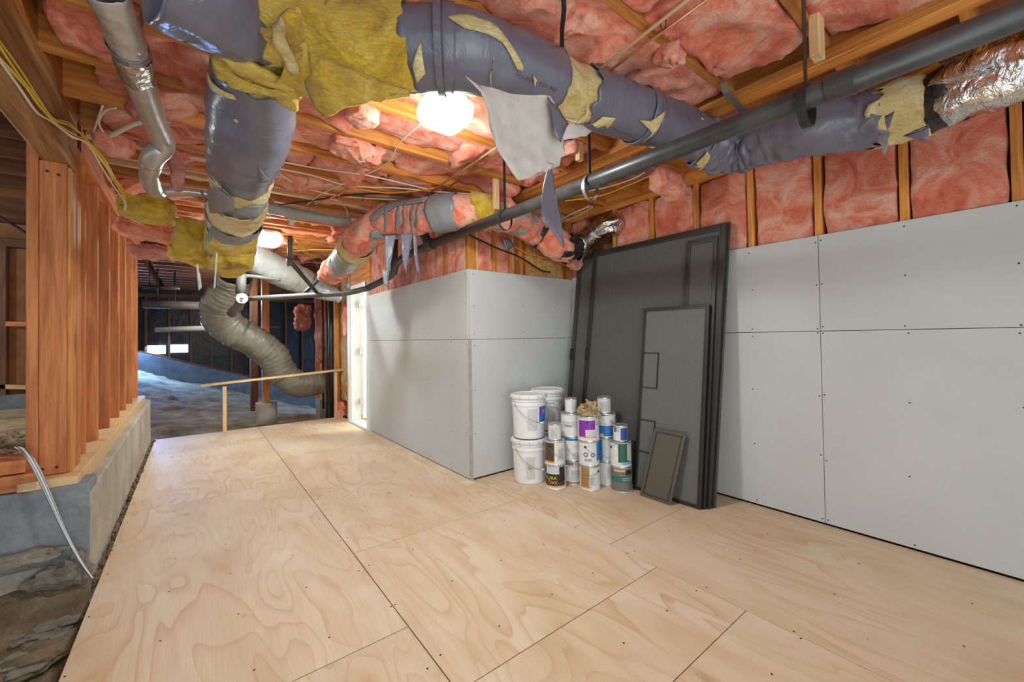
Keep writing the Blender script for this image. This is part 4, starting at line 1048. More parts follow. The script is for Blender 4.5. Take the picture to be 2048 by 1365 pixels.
# block lower ends at (1640,110) (1170,325) (1000,415)
for (x, y, lab, xs) in ((1645, 112, 'pale wooden hanger block nearest the camera on the drain pipe, top right', 1612), (1163, 320, 'pale wooden hanger block behind the hanging grey flap, above the middle pipe loop', 1182), (995, 418, 'pale wooden hanger block on the drain pipe farthest from the camera', 1015)):
    q = px_(x, y)
    y0 = {1645: .50, 1163: 1.78, 995: 2.60}[x]
    b2 = at(x, y, 'y', y0)
    w = .07 if x == 1645 else .04
    o = MB().box((b2.x-w/2, y0, b2.z), (b2.x+w/2, y0+.035, ZJ+.16)).build('hanger_block', M['fir_pale'], None, bevel=.002); tag(o, lab, 'wood block')
for (x, y, lab) in ((1612, 200, 'wide black loop strap round the drain pipe, nearest the camera'), (1180, 368, 'grey ring strap round the middle of the drain pipe'), (1010, 432, 'thin black ring strap round the drain pipe beside the pink wrapped duct')):
    q = px_(x, y); q = B+dirn*((q-B).dot(dirn))
    h = thing('pipe_strap', lab, 'strap', q)
    mb = MB(); rr = .058; n = 24
    off = V((0, 0, -.03))
    ring = [q+off+V((math.cos(2*math.pi*k/n)*rr, 0, math.sin(2*math.pi*k/n)*rr*1.25)) for k in range(n+1)]
    for a, c in zip(ring[:-1], ring[1:]): mb.board(a, c, .03 if x == 1612 else .02, .003, up=(a+c)/2-(q+off))
    mb.build('loop', M['strap'] if x != 1180 else M['steelstrap'], h)
    MB().board(q+V((0, 0, .04)), V((q.x, q.y, ZJ+.1)), .036 if x == 1612 else .022, .002, up=(0, 1, 0)).build('perforated_strap', M['strap'], h)
for (x, y, X, lab) in ((1525, 205, 0, 'bent bright steel strap above the grey duct bend'),):
    mb = MB(); P = [at(1446, 165, 'z', 2.42), at(1452, 185, 'z', 2.40), at(1487, 225, 'z', 2.40), at(1520, 262, 'z', 2.40)]
    for a, c in zip(P[:-1], P[1:]): mb.board(a, c, .03, .003)
    o = mb.build('duct_strap', M['steelstrap']); tag(o, lab, 'strap')
q0 = at(1890, 225, 'z', 2.13); h = at(1905, 98, 'z', 2.42)
mb = MB(); mb.board(at(1882, 222, 'z', 2.14), at(1904, 100, 'z', 2.40), .03, .003); mb.board(at(1898, 222, 'z', 2.14), at(1906, 102, 'z', 2.40), .022, .003)
o = mb.build('duct_strap', M['steelstrap']); tag(o, 'perforated steel strap beside the black band at the foil duct', 'strap')
mb = MB(); P = [at(1127, -10, 'z', 2.45), at(1128, 20, 'z', 2.44), at(1124, 60, 'z', 2.43), at(1124, 108, 'z', 2.40)]
for a, c in zip(P[:-1], P[1:]): mb.board(a, c, .018, .003)
o = mb.build('duct_strap', M['strap']); tag(o, 'dark twisted strap going up from the trunk duct at the top centre', 'strap')
mb = MB(); P = [at(873, 8, 'z', 2.44), at(875, 60, 'z', 2.35)]
uu = T.u_near(880, 112); arc = [T.pt(uu, 2*math.pi*k/28, .02) for k in range(29)]
for a, c in zip(arc[:-1], arc[1:]): mb.board(a, c, .025, .003, up=(a-T.p[T.idx(uu)[0]]))
o = mb.build('duct_strap', M['jacket']); tag(o, 'dark strap looped round the trunk duct left of the lamp', 'strap')

# two thin tubes
for a, b2, c, m, lab, r in (((1400, -20), (1185, 150), (1000, 290), 'tan', 'thin tan tube tied under the joists, upper of the two', .007), ((1440, -20), (1205, 152), (1015, 300), 'copper', 'thin copper tube under the joists, lower of the two', .006)):
    pts = [at(*a, 'z', 2.42), at(*b2, 'z', 2.42), at(*c, 'z', 2.42), at(850 if m == 'tan' else 900, 392 if m == 'tan' else 372, 'z', 2.42)]
    o = MB().tube(pts, r, 10).build('thin_tube', M[m], None, smooth=True); tag(o, lab, 'tube')
for (x, y, lab) in ((1326, 50, 'twisted dark wire tie holding the two thin tubes at top centre'), (992, 290, 'twisted wire tie holding the thin tubes near the hanging flap')):
    p = at(x, y, 'z', 2.42); mb = MB()
    mb.tube(wire_pts([p+V((-.01, 0, .05)), p+V((.0, .01, .0)), p+V((.01, 0, -.012)), p+V((.0, -.012, .01)), p+V((.015, 0, .055))], 5), .002, 6)
    o = mb.build('wire_tie', M['wireb']); tag(o, lab, 'wire')

# vertical pipes beyond the floor end
for i, (x0, yt, yb, Y, r, m, lab) in enumerate(((662, 605, 826, 7.3, .045, 'abs', 'thick black vertical pipe beside the far stud wall'), (652, 605, 835, 7.2, .018, 'abs', 'thin dark vertical pipe left of the thick black one'), (671, 605, 820, 7.1, .022, 'greypipe', 'slim grey vertical pipe right of the thick black one'), (645, 600, 800, 7.5, .015, 'wireb', 'thinnest black vertical conduit at the left of the pipe group'))):
    a = at(x0, yt, 'y', Y); b2 = at(x0, yb, 'y', Y); b2.x = a.x
    o = MB().tube([(a.x, Y, 2.40), (a.x, Y, b2.z-.15)], r, 14).build('vertical_pipe', M[m], None, smooth=True); tag(o, lab, 'pipe')
# water pipes along the far ceiling and beam
for (a, b2, Y0, Y1, r, m, lab) in (((285, 608), (408, 612), 9.2, 9.2, .07, 'greypipe', 'fat grey horizontal pipe across the dark crawl space'), ((310, 660), (432, 656), 9.4, 9.4, .045, 'lpalegrey', 'pale horizontal pipe in front of the bright vent'),
                                   ((285, 574), (360, 577), 8.6, 8.6, .03, 'abs', 'black horizontal pipe just under the far joists'), ((508, 545), (600, 572), 7.5, 7.8, .03, 'lsky', 'blue tinted pipe behind the silver duct')):
    o = MB().tube([at(*a, 'y', Y0), at(*b2, 'y', Y1)], r, 12).build('crawl_pipe', M[m], None, smooth=True); tag(o, lab, 'pipe')
for (x, y, Y, lab) in ((315, 608, 9.2, 'thin black rod holding the fat horizontal crawl pipe'), (350, 658, 9.4, 'thin rod holding the pale pipe near the vent'), (300, 575, 8.6, 'short black rod holding the pipe under the far joists')):
    q = at(x, y, 'y', Y); o = MB().tube([q, (q.x, Y, ZJ+.02)], .012, 8).build('pipe_hanger', M['strap'], None, smooth=True); tag(o, lab, 'hanger')
# posts and piers in crawl space
pt_ = at(533, 806, 'y', 7.75); pb_ = at(533, 853, 'y', 7.65)
pf = MB().lathe([(.152, -.5), (.152, pt_.z-pb_.z), (.145, pt_.z-pb_.z+.008)], (pt_.x, 7.78, pb_.z), 28).build('pier', M['conc'], None, smooth=False); tag(pf, 'round concrete pier under the far wooden post', 'pier')
o = MB().box((pt_.x-.055, 7.73, pt_.z+.008), (pt_.x+.045, 7.83, ZJ)).build('wood_post', M['fir_red']); tag(o, 'reddish square wooden post standing on the round concrete pier', 'post')
a = at(510, 780, 'y', 9.2); o = MB().box((a.x-.07, 9.2, gz(a.x, 9.2)-.1), (a.x+.05, 9.3, ZJ)).build('wood_post', M['fir_dark']); tag(o, 'darker wooden post behind the far flex duct', 'post')
a = at(652, 800, 'y', 7.9); o = MB().box((a.x-.12, 7.8, gz(a.x, 7.9)-.2), (1.82, 8.1, a.z+.02)).build('footing_block', M['conc']); tag(o, 'square concrete footing block left of the door wall pipes', 'footing')
o = MB().box((1.74, 6.97, -.3), (1.815, 7.0, 2.4)).build('wood_post', M['fir']); tag(o, 'narrow lumber post left of the vertical pipes group', 'post')

# rail at the end of the floor
YR = 6.86
rl = thing('guard_rail', 'simple pale lumber rail on two short posts at the far floor edge', 'rail', (1.0, YR, 0))
def atY(x, y): return at(x, y, 'y', YR)
a, b2 = atY(402, 772), atY(690, 739)
MB().board(a, b2, .09, .028, up=(0, 0, 1)).build('top_rail', M['fir_pale'], rl, bevel=.002)
for (x, y) in ((449, 772), (671, 742)):
    p = atY(x, y); MB().box((p.x-.022, YR-.02, .0), (p.x+.022, YR+.02, p.z-.012)).build('leg', M['fir_pale'], rl, bevel=.002)

# ================================================================= LAMPS
def lamp(P, lab, r, rz):
    t = thing('ceiling_lamp', lab, 'lamp', P)
    MB().lathe([(r*.55, .0), (r*.98, 0), (r*1.0, -.02), (r*.97, -.03)], P+V((0, 0, .045)), 40).build('base', M['white'], t)
    n = 40; mb = MB(); prof = [(.95, .012), (1.0, -.02), (.97, -.055), (.86, -.085), (.62, -.105), (.3, -.113), (.0, -.115)]
    for (q, z) in prof:
        for k in range(n):
            th = 2*math.pi*k/n; e = (abs(math.cos(th))**6+abs(math.sin(th))**6)**(-1/6)
            mb.v.append(P+V((math.cos(th)*e*r*q, math.sin(th)*e*r*q, z)))
    for i in range(len(prof)-1):
        for k in range(n):
            mb.f.append([i*n+k, i*n+(k+1) % n, (i+1)*n+(k+1) % n, (i+1)*n+k]); mb.mi.append(0); mb.uv.append([(0, 0)]*4)
    g = mb.build('glass_shade', M['glow'], t, smooth=True)
lamp(L1, 'glowing square lamp under the joists below the trunk duct', .122, 0)
lamp(L2, 'smaller looking glowing lamp farther back beside the branch duct', .14, 0)

# ================================================================= CABLES
def cable(name, lab, cat, pts, r, mat, n=8, group=None, seg=6):
    o = MB().tube(wire_pts(pts, n), r, seg).build(name, mat, None, smooth=True); tag(o, lab, cat, group); return o
base = [at(-25, 78, 'x', -.49), at(0, 110, 'x', -.49), at(40, 160, 'x', -.49), at(75, 205, 'x', -.485), at(105, 240, 'x', -.48), at(140, 262, 'x', -.48), at(175, 285, 'y', 3.2), at(205, 325, 'y', 3.3), at(228, 360, 'y', 3.5), at(250, 395, 'y', 3.8), at(252, 425, 'y', 4.0)]
labs = ['yellow cable stapled to the left beam, uppermost strand of the bundle', 'yellow cable along the left beam, second strand of the bundle', 'yellow cable along the left beam, lowest sagging strand', 'pale yellow cable in the middle of the beam bundle', 'white cable twisted in with the yellow ones by the pony wall']
for i in range(5):
    pts = []
    for j, p in enumerate(base):
        k = .0 if j in (4, 6) else 1
        pts.append(p+V((.004*(i % 2), .012*math.sin(i*2.1+j)*k, (i-2)*-.012*(.4+.9*k)+.012*math.sin(i*1.7+j*1.3)*k)))
    pts.append(at(262+i*5, 440+i*2, 'y', 4.1))
    cable('electric_cable', labs[i], 'cable', pts, .0045, M['wirey'] if i < 4 else M['wirew'])
Z = 2.43
sets = [
 ('white cable running just under the joists from the branch duct to the right, topmost', 'wirew', [(545, 320), (640, 338), (740, 352), (840, 375), (900, 388), (1000, 392), (1100, 378)], .005),
 ('white cable sagging under the joists, second of the row', 'wirew', [(545, 335), (620, 350), (700, 372), (790, 376), (880, 384), (1010, 392)], .005),
 ('white cable drooping lowest of the row toward the wrapped duct', 'wirew', [(548, 338), (600, 372), (680, 392), (790, 400), (850, 402), (900, 398), (980, 394)], .0045),
 ('grey white lamp cord curving down from the glowing lamp', 'wirew', [(848, 243), (800, 285), (770, 330), (700, 362), (640, 390), (615, 410)], .004),
 ('orange extension cord crossing under the joists', 'wireo', [(630, 408), (680, 388), (705, 378), (780, 386), (860, 378), (880, 372)], .008),
 ('black cable crossing behind the orange cord', 'wireb', [(545, 412), (620, 402), (700, 390), (780, 388), (820, 392)], .007),
 ('white cable bending down to the vent tube end', 'wirew', [(660, 398), (680, 405), (695, 425), (694, 450)], .004),
 ('yellow cable running past the drain pipe to the right wall plate', 'wirey', [(1130, 402), (1200, 392), (1270, 365), (1300, 352)], .005),
 ('white cable running above the yellow one to the right wall plate', 'wirew', [(1120, 388), (1200, 378), (1260, 360), (1290, 345)], .005),
]
for lab, m, px, r in sets: cable('electric_cable', lab, 'cable', zp(Z, *px), r, M[m])
for i, (lab, px) in enumerate((('white cable loop near the small duct, left of two', [(183, 275), (195, 240), (205, 212)]), ('white cable loop near the small duct, right of two', [(206, 265), (198, 245), (210, 222), (232, 216)]))):
    cable('electric_cable', lab, 'cable', zp(2.38, *px), .005, M['wirew'])
cable('electric_cable', 'thick pale flexible conduit from the small duct to the pink lump', 'cable', zp(2.32, (220, 272), (240, 262), (270, 248), (296, 243)), .012, M['wirew'])
for i, (lab, px) in enumerate((('yellow cable sagging near the second lamp, upper strand', [(330, 428), (380, 440), (430, 450)]), ('yellow cable hanging right of the second lamp, first strand', [(560, 470), (600, 500), (650, 520), (690, 535)]), ('yellow cable hanging right of the second lamp, second strand', [(565, 505), (620, 500), (660, 500), (700, 498)]), ('pale yellow cable right of the second lamp, lowest strand', [(590, 480), (620, 510), (640, 540), (655, 555)]), ('yellow cable bunched along the joist by the dirty yellow roll', [(325, 432), (380, 446), (440, 455)]))):
    cable('electric_cable', lab, 'cable', zp(2.40, *px), .006, M['wirey'])
for i, (lab, px) in enumerate((('thin yellow cable high on the right wall beside the drain pipe', [(1775, 185), (1850, 140), (1930, 100), (2048, 35), (2100, 10)]), ('white cable next to the thin yellow one at the top right', [(1905, 95), (1950, 85), (2048, 50), (2120, 20)]))):
    cable('electric_cable', lab, 'cable', zp(2.43, *px), .005, M['wirey'] if i == 0 else M['wirew'])
# black cable and orange pipe drooping over the end wall
cable('electric_cable', 'black cable drooping over the pale studs above the end wall', 'cable', [at(x, y, 'y', YB-.05) for x, y in ((938, 470), (990, 495), (1040, 515), (1080, 540), (1100, 545))], .008, M['wireb'])
cable('electric_cable', 'orange brown flexible line under the wrapped duct at the corner', 'cable', [at(x, y, 'y', YB-.04) for x, y in ((1010, 478), (1050, 505), (1100, 518), (1140, 535))], .006, M['wireo'])
for i, (lab, px) in enumerate((('white cable pair strand above the closet corner, upper', [(1120, 440), (1150, 425), (1180, 412)]), ('white cable pair strand above the closet corner, lower', [(1122, 445), (1155, 432), (1185, 414)]))):
    cable('electric_cable', lab, 'cable', [at(x, y, 'z', 2.38) for x, y in px], .006, M['wirew'])
# cables spilling from the left sill
for i, lab in enumerate(('bare silver cable spilling from the sill to the plywood, left strand', 'silver white cable spilling from the sill, middle strand', 'silver cable spilling from the sill, right strand')):
    o_ = i*6
    cable('electric_cable', lab, 'cable', [at(30+o_, 895, 'y', 3.12), at(45+o_, 905, 'y', 3.06), at(62+o_, 930, 'y', 3.03), at(85+o_*.9, 975, 'y', 3.0), at(125+o_*.5, 1060, 'y', 2.98), at(158+o_*.3, 1120, 'y', 2.95), at(185+i, 1158, 'y', 2.93)], .0045, M['wire'] if i != 1 else M['wirew'])
cable('electric_cable', 'black cable running across the crawl space studs at far left', 'cable', [at(-30, 415, 'y', 4.5), at(0, 434, 'y', 4.5), at(62, 472, 'y', 4.5)], .01, M['wireb'])

# ================================================================= SCREENS
def frame_screen(lab, BL, BR, TL, TR, fw, ft, fm, sm, extra=None, name='window_screen'):
    t = thing(name, lab, 'screen', (BL+BR)/2)
    BL, BR, TL, TR = map(V, (BL, BR, TL, TR))
    ex = (BR-BL); W = ex.length; ex.normalize(); ez = (TL-BL); H = ez.length; ez.normalize(); n = ex.cross(ez).normalized()
    mb = MB()
    def bar(u0, v0, u1, v1, d=1.0, mm=mb, off=0): mm.obox(BL+ex*(u0+u1)/2+ez*(v0+v1)/2+n*off, (ex, ez, n), ((u1-u0)/2, (v1-v0)/2, ft/2*d))
    for a in ((0, 0, fw, H), (W-fw, 0, W, H), (fw, 0, W-fw, fw), (fw, H-fw, W-fw, H)):
        q = MB(); bar(*a, mm=q); q.build('frame_bar', fm, t, bevel=.002)
    q = MB(); bar(fw*.9, fw*.9, W-fw*.9, H-fw*.9, d=.08, mm=q); q.build('screen_mesh', sm, t)
    q = MB()
    g = .006
    for a in ((fw, fw, fw+g, H-fw), (W-fw-g, fw, W-fw, H-fw), (fw, fw, W-fw, fw+g), (fw, H-fw-g, W-fw, H-fw)): bar(*a, d=1.25, mm=q)
    q.build('spline', M['bronze'], t)
    if extra: extra(t, BL, ex, ez, n, W, H)
    return t
def P3(x, y, z): return V((x, y, z))
def handle(v, side, out=.02, h=.09):
    def f(t, BL, ex, ez, n, W, H):
        u = .025 if side == 0 else W-.025
        c = BL+ex*u+ez*v
        s = 1 if n.dot(CAM-c) > 0 else -1
        mb = MB(); pts = [c-ez*h/2+n*s*.012, c-ez*h/2+n*s*out+n*s*.02, c+ez*h/2+n*s*out+n*s*.02, c+ez*h/2+n*s*.012]
        mb.tube(wire_pts(pts, 3), .006, 8); mb.obox(c+n*s*.014, (ex, ez, n), (.012, h*.62, .004))
        mb.build('handle', M['strap'], t, smooth=False)
    return f
frame_screen('widest bronze screen door leaning rearmost against the wall, left stile showing by the corner', P3(2.83, 2.93, .0), at(1431, 1017, 'z', 0), at(1158, 512, 'x', 3.06), at(1450, 450, 'x', 3.06), .045, .025, M['bronze'], M['mesh_screen'], handle(1.04, 0))
def ex2(t, BL, ex, ez, n, W, H):
    handle(1.05, 0)(t, BL, ex, ez, n, W, H)
frame_screen('large dark bronze patio screen door leaning behind the paint cans', P3(2.79, 2.70, 0), at(1421, 1019, 'z', 0), at(1189, 506, 'x', 3.02), at(1440, 457, 'x', 3.02), .04, .03, M['bronze_dark'], M['mesh_screen'], ex2)
frame_screen('slim bronze screen frame sandwiched in the leaning stack, second from the front', P3(2.745, at(1374, 484, 'x', 2.98).y+.02, 0), at(1411, 1020, 'z', 0), at(1374, 484, 'x', 2.98), at(1432, 474, 'x', 2.98), .03, .018, M['bronze_dark'], M['mesh_screen'])
def ex3(t, BL, ex, ez, n, W, H):
    for (u0, u1, v0, v1) in ((.015, .16, H-.64, H-.36), (.015, .16, .30, .55)):
        q = MB(); g = .005
        for a in ((u0, v0, u0+g, v1), (u1-g, v0, u1, v1), (u0, v0, u1, v0+g), (u0, v1-g, u1, v1)):
            q.obox(BL+ex*(a[0]+a[2])/2+ez*(a[1]+a[3])/2, (ex, ez, n), ((a[2]-a[0])/2, (a[3]-a[1])/2, .011))
        q.build('latch_outline', M['bronze_dark'], t)
tl = at(1288, 618, 'x', 2.88); tr = at(1420, 608, 'x', 2.88); bl = at(1268, 978, 'z', 0); br = at(1402, 1021, 'z', 0)
frame_screen('narrow grey window screen with two small outlined rectangles, in front of the patio screen', bl, br, tl, tr, .022, .014, M['bronze_dark'], screenmat('grey_insect_screen', (.15, .152, .145), .12), ex3)
bl = at(1280, 991, 'z', 0); br = at(1341, 1012, 'z', 0); tl = at(1310, 857, 'x', bl.x+.11); tr = at(1363, 865, 'x', br.x+.10)
frame_screen('smallest brown window screen propped at the foot of the stack', bl, br, tl, tr, .022, .012, M['brownframe'], M['mesh_brown'])

# ================================================================= CANS AND PAILS
def cpatch(mb, r, z0, z1, a0, a1, n=12):
    o = len(mb.v)
    for i in range(n+1):
        a = math.radians(a0+(a1-a0)*i/n)
        for z in (z0, z1): mb.v.append(V((r*math.sin(a), -r*math.cos(a), z)))
    for i in range(n):
        mb.f.append([o+2*i, o+2*i+2, o+2*i+3, o+2*i+1]); mb.mi.append(0); mb.uv.append([(0, 0)]*4)
def localbuild(mb, name, mat, t, **kw):
    me_o = MB.build(mb, name, mat, None, **kw)
    me_o.parent = t; return me_o
def can(name, lab, cat, px, Y0base, zb, r, h, decor=(), texts=(), body='canwhite', bail=None, rz=0, group='paint cans stacked by the screens', drips=None, c=None):
    cx, cy_ = c
    face = math.atan2(-cy_, -cx)+math.pi/2
    t = thing(name, lab, cat, (cx, cy_, zb), group, face+math.radians(rz))
    localbuild(MB().lathe([(r*.97, 0), (r*1.0, .003), (r*1.0, .006), (r*.975, .009), (r*.975, h-.010), (r*.985, h-.008), (r*1.0, h-.005), (r*1.0, h-.002), (r*.97, h)], seg=40, cap=True), 'body', M[body], t, smooth=False)
    localbuild(MB().lathe([(r*1.005, 0), (r*1.012, .003), (r*1.005, .007)], seg=40, cap=False), 'bottom_rim', M['tin'], t)
    localbuild(MB().lathe([(r*1.0, h-.008), (r*1.015, h-.004), (r*1.01, h+.002), (r*.93, h+.003), (r*.90, h-.003), (r*.86, h-.004), (r*.84, h+.002), (r*.0, h+.001)], seg=40, cap=False), 'lid', M['tin'], t, smooth=False)
    for k, (m, z0, z1, a0, a1) in enumerate(decor):
        mb = MB(); cpatch(mb, r*.975+.0006+.0004*k, z0*h, z1*h, a0, a1, 16); localbuild(mb, 'label_print', M[m], t)
    for k, (s, m, size, a, z, al) in enumerate(texts):
        vs, fs = textmesh(s, size, al); mb = MB(); R_ = r*.975+.0028
        for v in vs:
            th = math.radians(a)+v.x/R_; mb.v.append(V((R_*math.sin(th), -R_*math.cos(th), z*h+v.y)))
        mb.f = fs; mb.mi = [0]*len(fs); mb.uv = [[(0, 0)]*len(f) for f in fs]
        localbuild(mb, 'lettering', M[m], t)
    if drips:
        for a, l, w_ in drips:
            mb = MB(); cpatch(mb, r*.975+.0035, h*(1-l), h*.985, a-w_, a+w_, 4); localbuild(mb, 'paint_drip', M['lpalegrey'], t)
    if bail is not None:
        side, drop = bail
        ears = []
        for sg in (-1, 1):
            a = math.radians(side+sg*90); p = V((r*.97*math.sin(a), -r*.97*math.cos(a), h*.78)); ears.append(p)
            localbuild(MB().tube([p*1.0, V((p.x*1.07, p.y*1.07, p.z))], .009, 10), 'ear', M['strap'], t)
        pts = []
        for k in range(15):
            b_ = math.pi*k/14; a = math.radians(side-90)+b_; rr = r*1.07+.01*math.sin(b_)
            pts.append(V((rr*math.sin(a), -rr*math.cos(a), h*.78-drop*h*math.sin(b_))))
        localbuild(MB().tube(pts, .0017, 6), 'bail_handle', M['wire'], t, smooth=True)
    return t
def lines(a0, a1, z0, z1, n):
    return [('ink', z0+(z1-z0)*i/max(n, 1), z0+(z1-z0)*i/max(n, 1)+.012, a0, a0+(a1-a0)*R.uniform(.5, 1)) for i in range(n)]
def gal(px, py, r=.083):
    """centre on the floor of a can whose front bottom shows at a pixel"""
    p = at(px, py, 'z', 0); d = V((p.x, p.y, 0)).normalized(); q = p+d*r; return (q.x, q.y)
GH, GR = .190, .083
c1 = gal(1112, 982); c3 = gal(1180, 984); c5 = gal(1244, 987)
c2 = gal(1146, 971); c4 = gal(1214, 973)
z1, z2, z3 = 0, GH+.004, 2*(GH+.004)
zz1 = .0005
can('paint_can', 'black and orange gallon can lettered in yellow, bottom of the front left stack', 'paint can', 0, 0, zz1, GR, GH,
    [('lblack', .16, .98, -80, 62), ('lorange', .13, .19, -80, 62), ('lpalegrey', .66, .98, -62, 20)], [('URA', 'lyellow', .036, -44, .44, 'LEFT'), ('OXY', 'lyellow', .036, -44, .25, 'LEFT')], bail=(10, .48), c=c1)
can('paint_can', 'gallon can with brown square panel and white side, middle of the front left stack', 'paint can', 0, 0, z2, GR, GH,
    [('lbrown', .16, .93, -78, -6), ('lorange', .11, .18, -78, -6), ('lpalegrey', .2, .7, 15, 55)]+lines(20, 50, .3, .7, 6), [], bail=(55, .5), c=(c1[0]-.004, c1[1]+.003), rz=3)
can('paint_can', 'white quart can alone on the front left stack', 'small paint can', 0, 0, z3+.0, .052, .125, [('lpalegrey', .1, .85, -40, 30)]+lines(-30, 20, .25, .75, 6), [], c=(c1[0]-.012, c1[1]-.008), group='quart cans on top of the stacks')
can('paint_can', 'gallon can with grey drips over a tan band, bottom of the rear left stack', 'paint can', 0, 0, zz1, GR, GH, [('ltan', .05, .12, -70, 70), ('lcream', .75, .97, -30, 60), ('lgrey', .84, .98, -70, 20)]+lines(-10, 60, .2, .65, 8), [], c=c2, drips=[(10, .3, 5), (24, .22, 3)])
can('paint_can', 'white gallon can with blue top band, second of the rear left stack', 'paint can', 0, 0, z2, GR, GH, [('lblue', .86, .985, -90, 90)]+lines(5, 50, .62, .66, 1)+lines(0, 60, .1, .4, 4), [], bail=(40, .6), c=c2)
can('paint_can', 'plain white gallon can lettered faintly, third of the rear left stack', 'paint can', 0, 0, z3, GR, GH, [('lpalegrey', .42, .68, -55, 60)], [('Swiss', 'ink', .024, -30, .46, 'LEFT')], c=(c2[0]-.012, c2[1]+.004))
z4 = 3*(GH+.004)
can('paint_can', 'white quart can topping the rear left stack beside the tall pail', 'small paint can', 0, 0, z4, .050, .115, [('lpalegrey', .1, .85, 5, 50)], [], c=(c2[0]-.01, c2[1]), group='quart cans on top of the stacks')
can('paint_can', 'gallon can with orange brown panel and white sticker, bottom of the centre stack', 'paint can', 0, 0, zz1, GR, GH,
    [('ltan', .14, .96, -55, -2), ('lorange', .12, .17, -60, 10), ('lpalegrey', .22, .62, -4, 30)]+lines(0, 26, .28, .58, 6), [], bail=(-35, .15), c=c3)
can('paint_can', 'white gallon can with pen doodles and blue stripe, second of the centre stack', 'paint can', 0, 0, z2, GR, GH, [('lblue', .2, .97, 48, 80), ('lyellow', .12, .2, 48, 62)], [('o n m', 'ink', .016, -22, .80, 'LEFT'), ('o', 'ink', .075, -32, .38, 'LEFT'), ('o', 'ink', .07, 8, .38, 'LEFT'), ('mm', 'ink', .04, -25, .20, 'LEFT')], bail=(70, .4), c=(c3[0], c3[1]+.004))
can('paint_can', 'purple and white gallon can with torn lid, third of the centre stack', 'paint can', 0, 0, z3, GR*1.04, GH,
    [('lpurple', .48, .86, -60, 38), ('lpurple', .20, .5, -60, -16), ('lpink', .16, .20, -60, 45), ('lpalegrey', .24, .44, -8, 50)], [('INTERIOR', 'white2', .013, -12, .18, 'LEFT')], bail=(85, .1), c=(c3[0]-.006, c3[1]), drips=[(-50, .08, 8), (-20, .1, 10), (30, .12, 9), (55, .3, 6)])
can('paint_can', 'white gallon can at the bottom of the rear right stack', 'paint can', 0, 0, zz1, GR, GH, [('lpalegrey', .3, .8, 0, 60)], [], c=c4)
can('paint_can', 'white gallon can with blue edge, second of the rear right stack', 'paint can', 0, 0, z2, GR, GH, [('lblue', .02, .97, -70, -22), ('lcream', .92, .98, -40, 80)], [], bail=(20, .6), c=c4)
can('paint_can', 'white gallon can with wide blue lower band, third of the rear right stack', 'paint can', 0, 0, z3, GR, GH, [('lblue', .06, .50, -80, 80), ('lyellow', .06, .16, -32, -12), ('lnavy', .93, .985, -80, 10)], [('KI', 'lred', .036, 26, .62, 'LEFT')], bail=(-10, .5), c=(c4[0], c4[1]+.003))
can('paint_can', 'white quart can topping the rear right stack', 'small paint can', 0, 0, z4, .056, .125, [('lpalegrey', .1, .85, -40, 60)]+lines(-30, 40, .2, .75, 7), [], c=(c4[0]-.02, c4[1]), group='quart cans on top of the stacks')
can('paint_can', 'grey brown gallon can with dark green band, bottom of the right stack', 'paint can', 0, 0, zz1, GR, GH,
    [('lgrey', .02, .98, -90, 90), ('lteal', .40, .66, -90, 90), ('lblack', .72, .9, 22, 60), ('lcream', .84, .92, -45, 20)], [('WATERPROOFING', 'white2', .0125, 3, .56, 'LEFT'), ('STAIN & SEALER', 'white2', .0125, 3, .48, 'LEFT'), ], bail=(-60, .1), c=c5)
can('paint_can', 'white gallon can with dark green panel and paint smear, upper of the right stack', 'paint can', 0, 0, z2, GR, GH,
    [('lgreen', .20, .96, -14, 52), ('lsky', .12, .22, 5, 75), ('lpalegrey', .28, .9, 36, 62)], [], bail=(30, -.25), c=(c5[0]-.004, c5[1]+.002), drips=[(40, .5, 5), (58, .35, 6)])
can('paint_can', 'quart can with blue panel and dark drips topping the right stack', 'small paint can', 0, 0, z3, .056, .120, [('lnavy', .08, .86, 2, 70), ('lgrey', .6, .97, -60, -10)], [], c=(c5[0]-.006, c5[1]+.002), group='quart cans on top of the stacks', drips=[(-20, .4, 6)])
# crumpled paper
pb = batt_mesh((0, 0, 0), (.11, .10, .085), amp=.045, freq=26, seed=4, cuts=8, rough=.6).build('crumpled_paper', M['paper'], None)
pb.location = (c3[0]-.0, c3[1], z4+.045); tag(pb, 'crumpled brown paper resting on the purple can', 'paper')

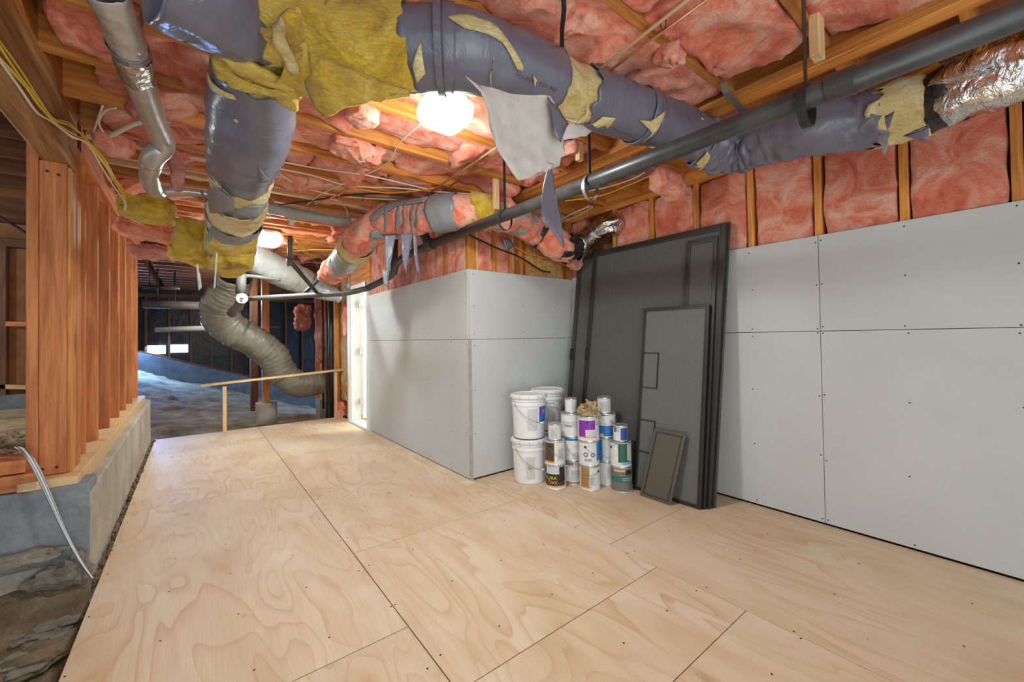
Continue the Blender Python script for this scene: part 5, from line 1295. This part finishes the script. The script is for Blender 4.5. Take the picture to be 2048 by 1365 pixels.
def pail(lab, c, zb, rz, decor=(), texts=(), r=.148, h=.365, bail=(20, .5)):
    t = thing('plastic_pail', lab, 'pail', (c[0], c[1], zb), 'white five gallon pails', math.atan2(-c[1], -c[0])+math.pi/2+math.radians(rz))
    rb = r*.88
    prof = [(rb*.95, 0), (rb, .008), (r*.955, h*.74), (r*.99, h*.745), (r*1.0, h*.77), (r*.99, h*.80), (r*.965, h*.805), (r*.965, h*.84), (r*1.0, h*.845), (r*1.0, h*.865), (r*.968, h*.87), (r*.968, h*.93), (r*.97, h*.95)]
    localbuild(MB().lathe(prof, seg=48), 'body', M['pail'], t, smooth=False)
    localbuild(MB().lathe([(r*1.0, h*.915), (r*1.045, h*.92), (r*1.05, h*.955), (r*1.02, h*.99), (r*.96, h*1.0), (r*.90, h*.995), (r*.87, h*.975), (0, h*.975)], seg=48, cap=False), 'lid', M['pail'], t, smooth=False)
    mb = MB()
    for k in range(12):
        a = 2*math.pi*k/12; mb.obox((r*1.05*math.cos(a), r*1.05*math.sin(a), h*.935), ((math.cos(a), math.sin(a), 0), (-math.sin(a), math.cos(a), 0), (0, 0, 1)), (.004, .004, .014))
    localbuild(mb, 'lid_notches', M['lpalegrey'], t)
    for k, (m, z0, z1, a0, a1) in enumerate(decor):
        mb = MB(); o = 0
        n = 10
        for i in range(n+1):
            a = math.radians(a0+(a1-a0)*i/n)
            for z in (z0, z1):
                R_ = rb+(r*.955-rb)*(z*h-.008)/(h*.74-.008)+.0012+.0005*k; mb.v.append(V((R_*math.sin(a), -R_*math.cos(a), z*h)))
        for i in range(n): mb.f.append([2*i, 2*i+2, 2*i+3, 2*i+1]); mb.mi.append(0); mb.uv.append([(0, 0)]*4)
        localbuild(mb, 'label_print', M[m], t)
    for k, (s, m, size, a, z, al) in enumerate(texts):
        vs, fs = textmesh(s, size, al); mb = MB()
        for v in vs:
            zq = z*h+v.y; R_ = rb+(r*.955-rb)*(zq-.008)/(h*.74-.008)+.004; th = math.radians(a)+v.x/R_; mb.v.append(V((R_*math.sin(th), -R_*math.cos(th), zq)))
        mb.f = fs; mb.mi = [0]*len(fs); mb.uv = [[(0, 0)]*len(f) for f in fs]; localbuild(mb, 'lettering', M[m], t)
    pts = []
    for k in range(21):
        b_ = math.pi*k/20; a = math.radians(bail[0]-90)+b_; rr = r*1.03+.02*math.sin(b_)
        pts.append(V((rr*math.sin(a), -rr*math.cos(a), h*.80-bail[1]*h*math.sin(b_))))
    localbuild(MB().tube(pts, .0024, 6), 'bail_handle', M['wire'], t, smooth=True)
    g = pts[9:12]; localbuild(MB().tube(g, .006, 8), 'grip', M['white2'], t, smooth=True)
    return t
PC = gal(1060, 972, .148); PH = .37
pail('lower left white pail on the floor with faint logo sticker', PC, .0005, 0, [('lpalegrey', .12, .62, -12, 18)], [('O', 'ltan', .05, -6, .34, 'LEFT'), ('o', 'ltan', .03, -3, .36, 'LEFT')], bail=(42, .46))
pail('upper left white pail with blue and purple label edge, stacked on another', (PC[0], PC[1]), PH, 0, [('lblue', .36, .72, 38, 78), ('lpurple', .5, .72, 38, 47), ('lyellow', .33, .37, 38, 55), ('lpalegrey', .2, .68, -5, 30)], [('F', 'white2', .05, 54, .55, 'LEFT')], bail=(40, .42))
PC2 = at(1115, 958, 'z', 0); PC2 = (PC2.x+.13, PC2.y+.10)
PC2 = (2.555, 2.845)
pail('lower white pail of the rear pair, mostly hidden behind the cans', PC2, .0005, 0, [], [])
pail('upper rear white pail standing taller against the end wall', PC2, PH, 0, [('lbrown', .15, .62, -66, -52), ('lpalegrey', .2, .6, -30, 30)], [], bail=(30, .12))
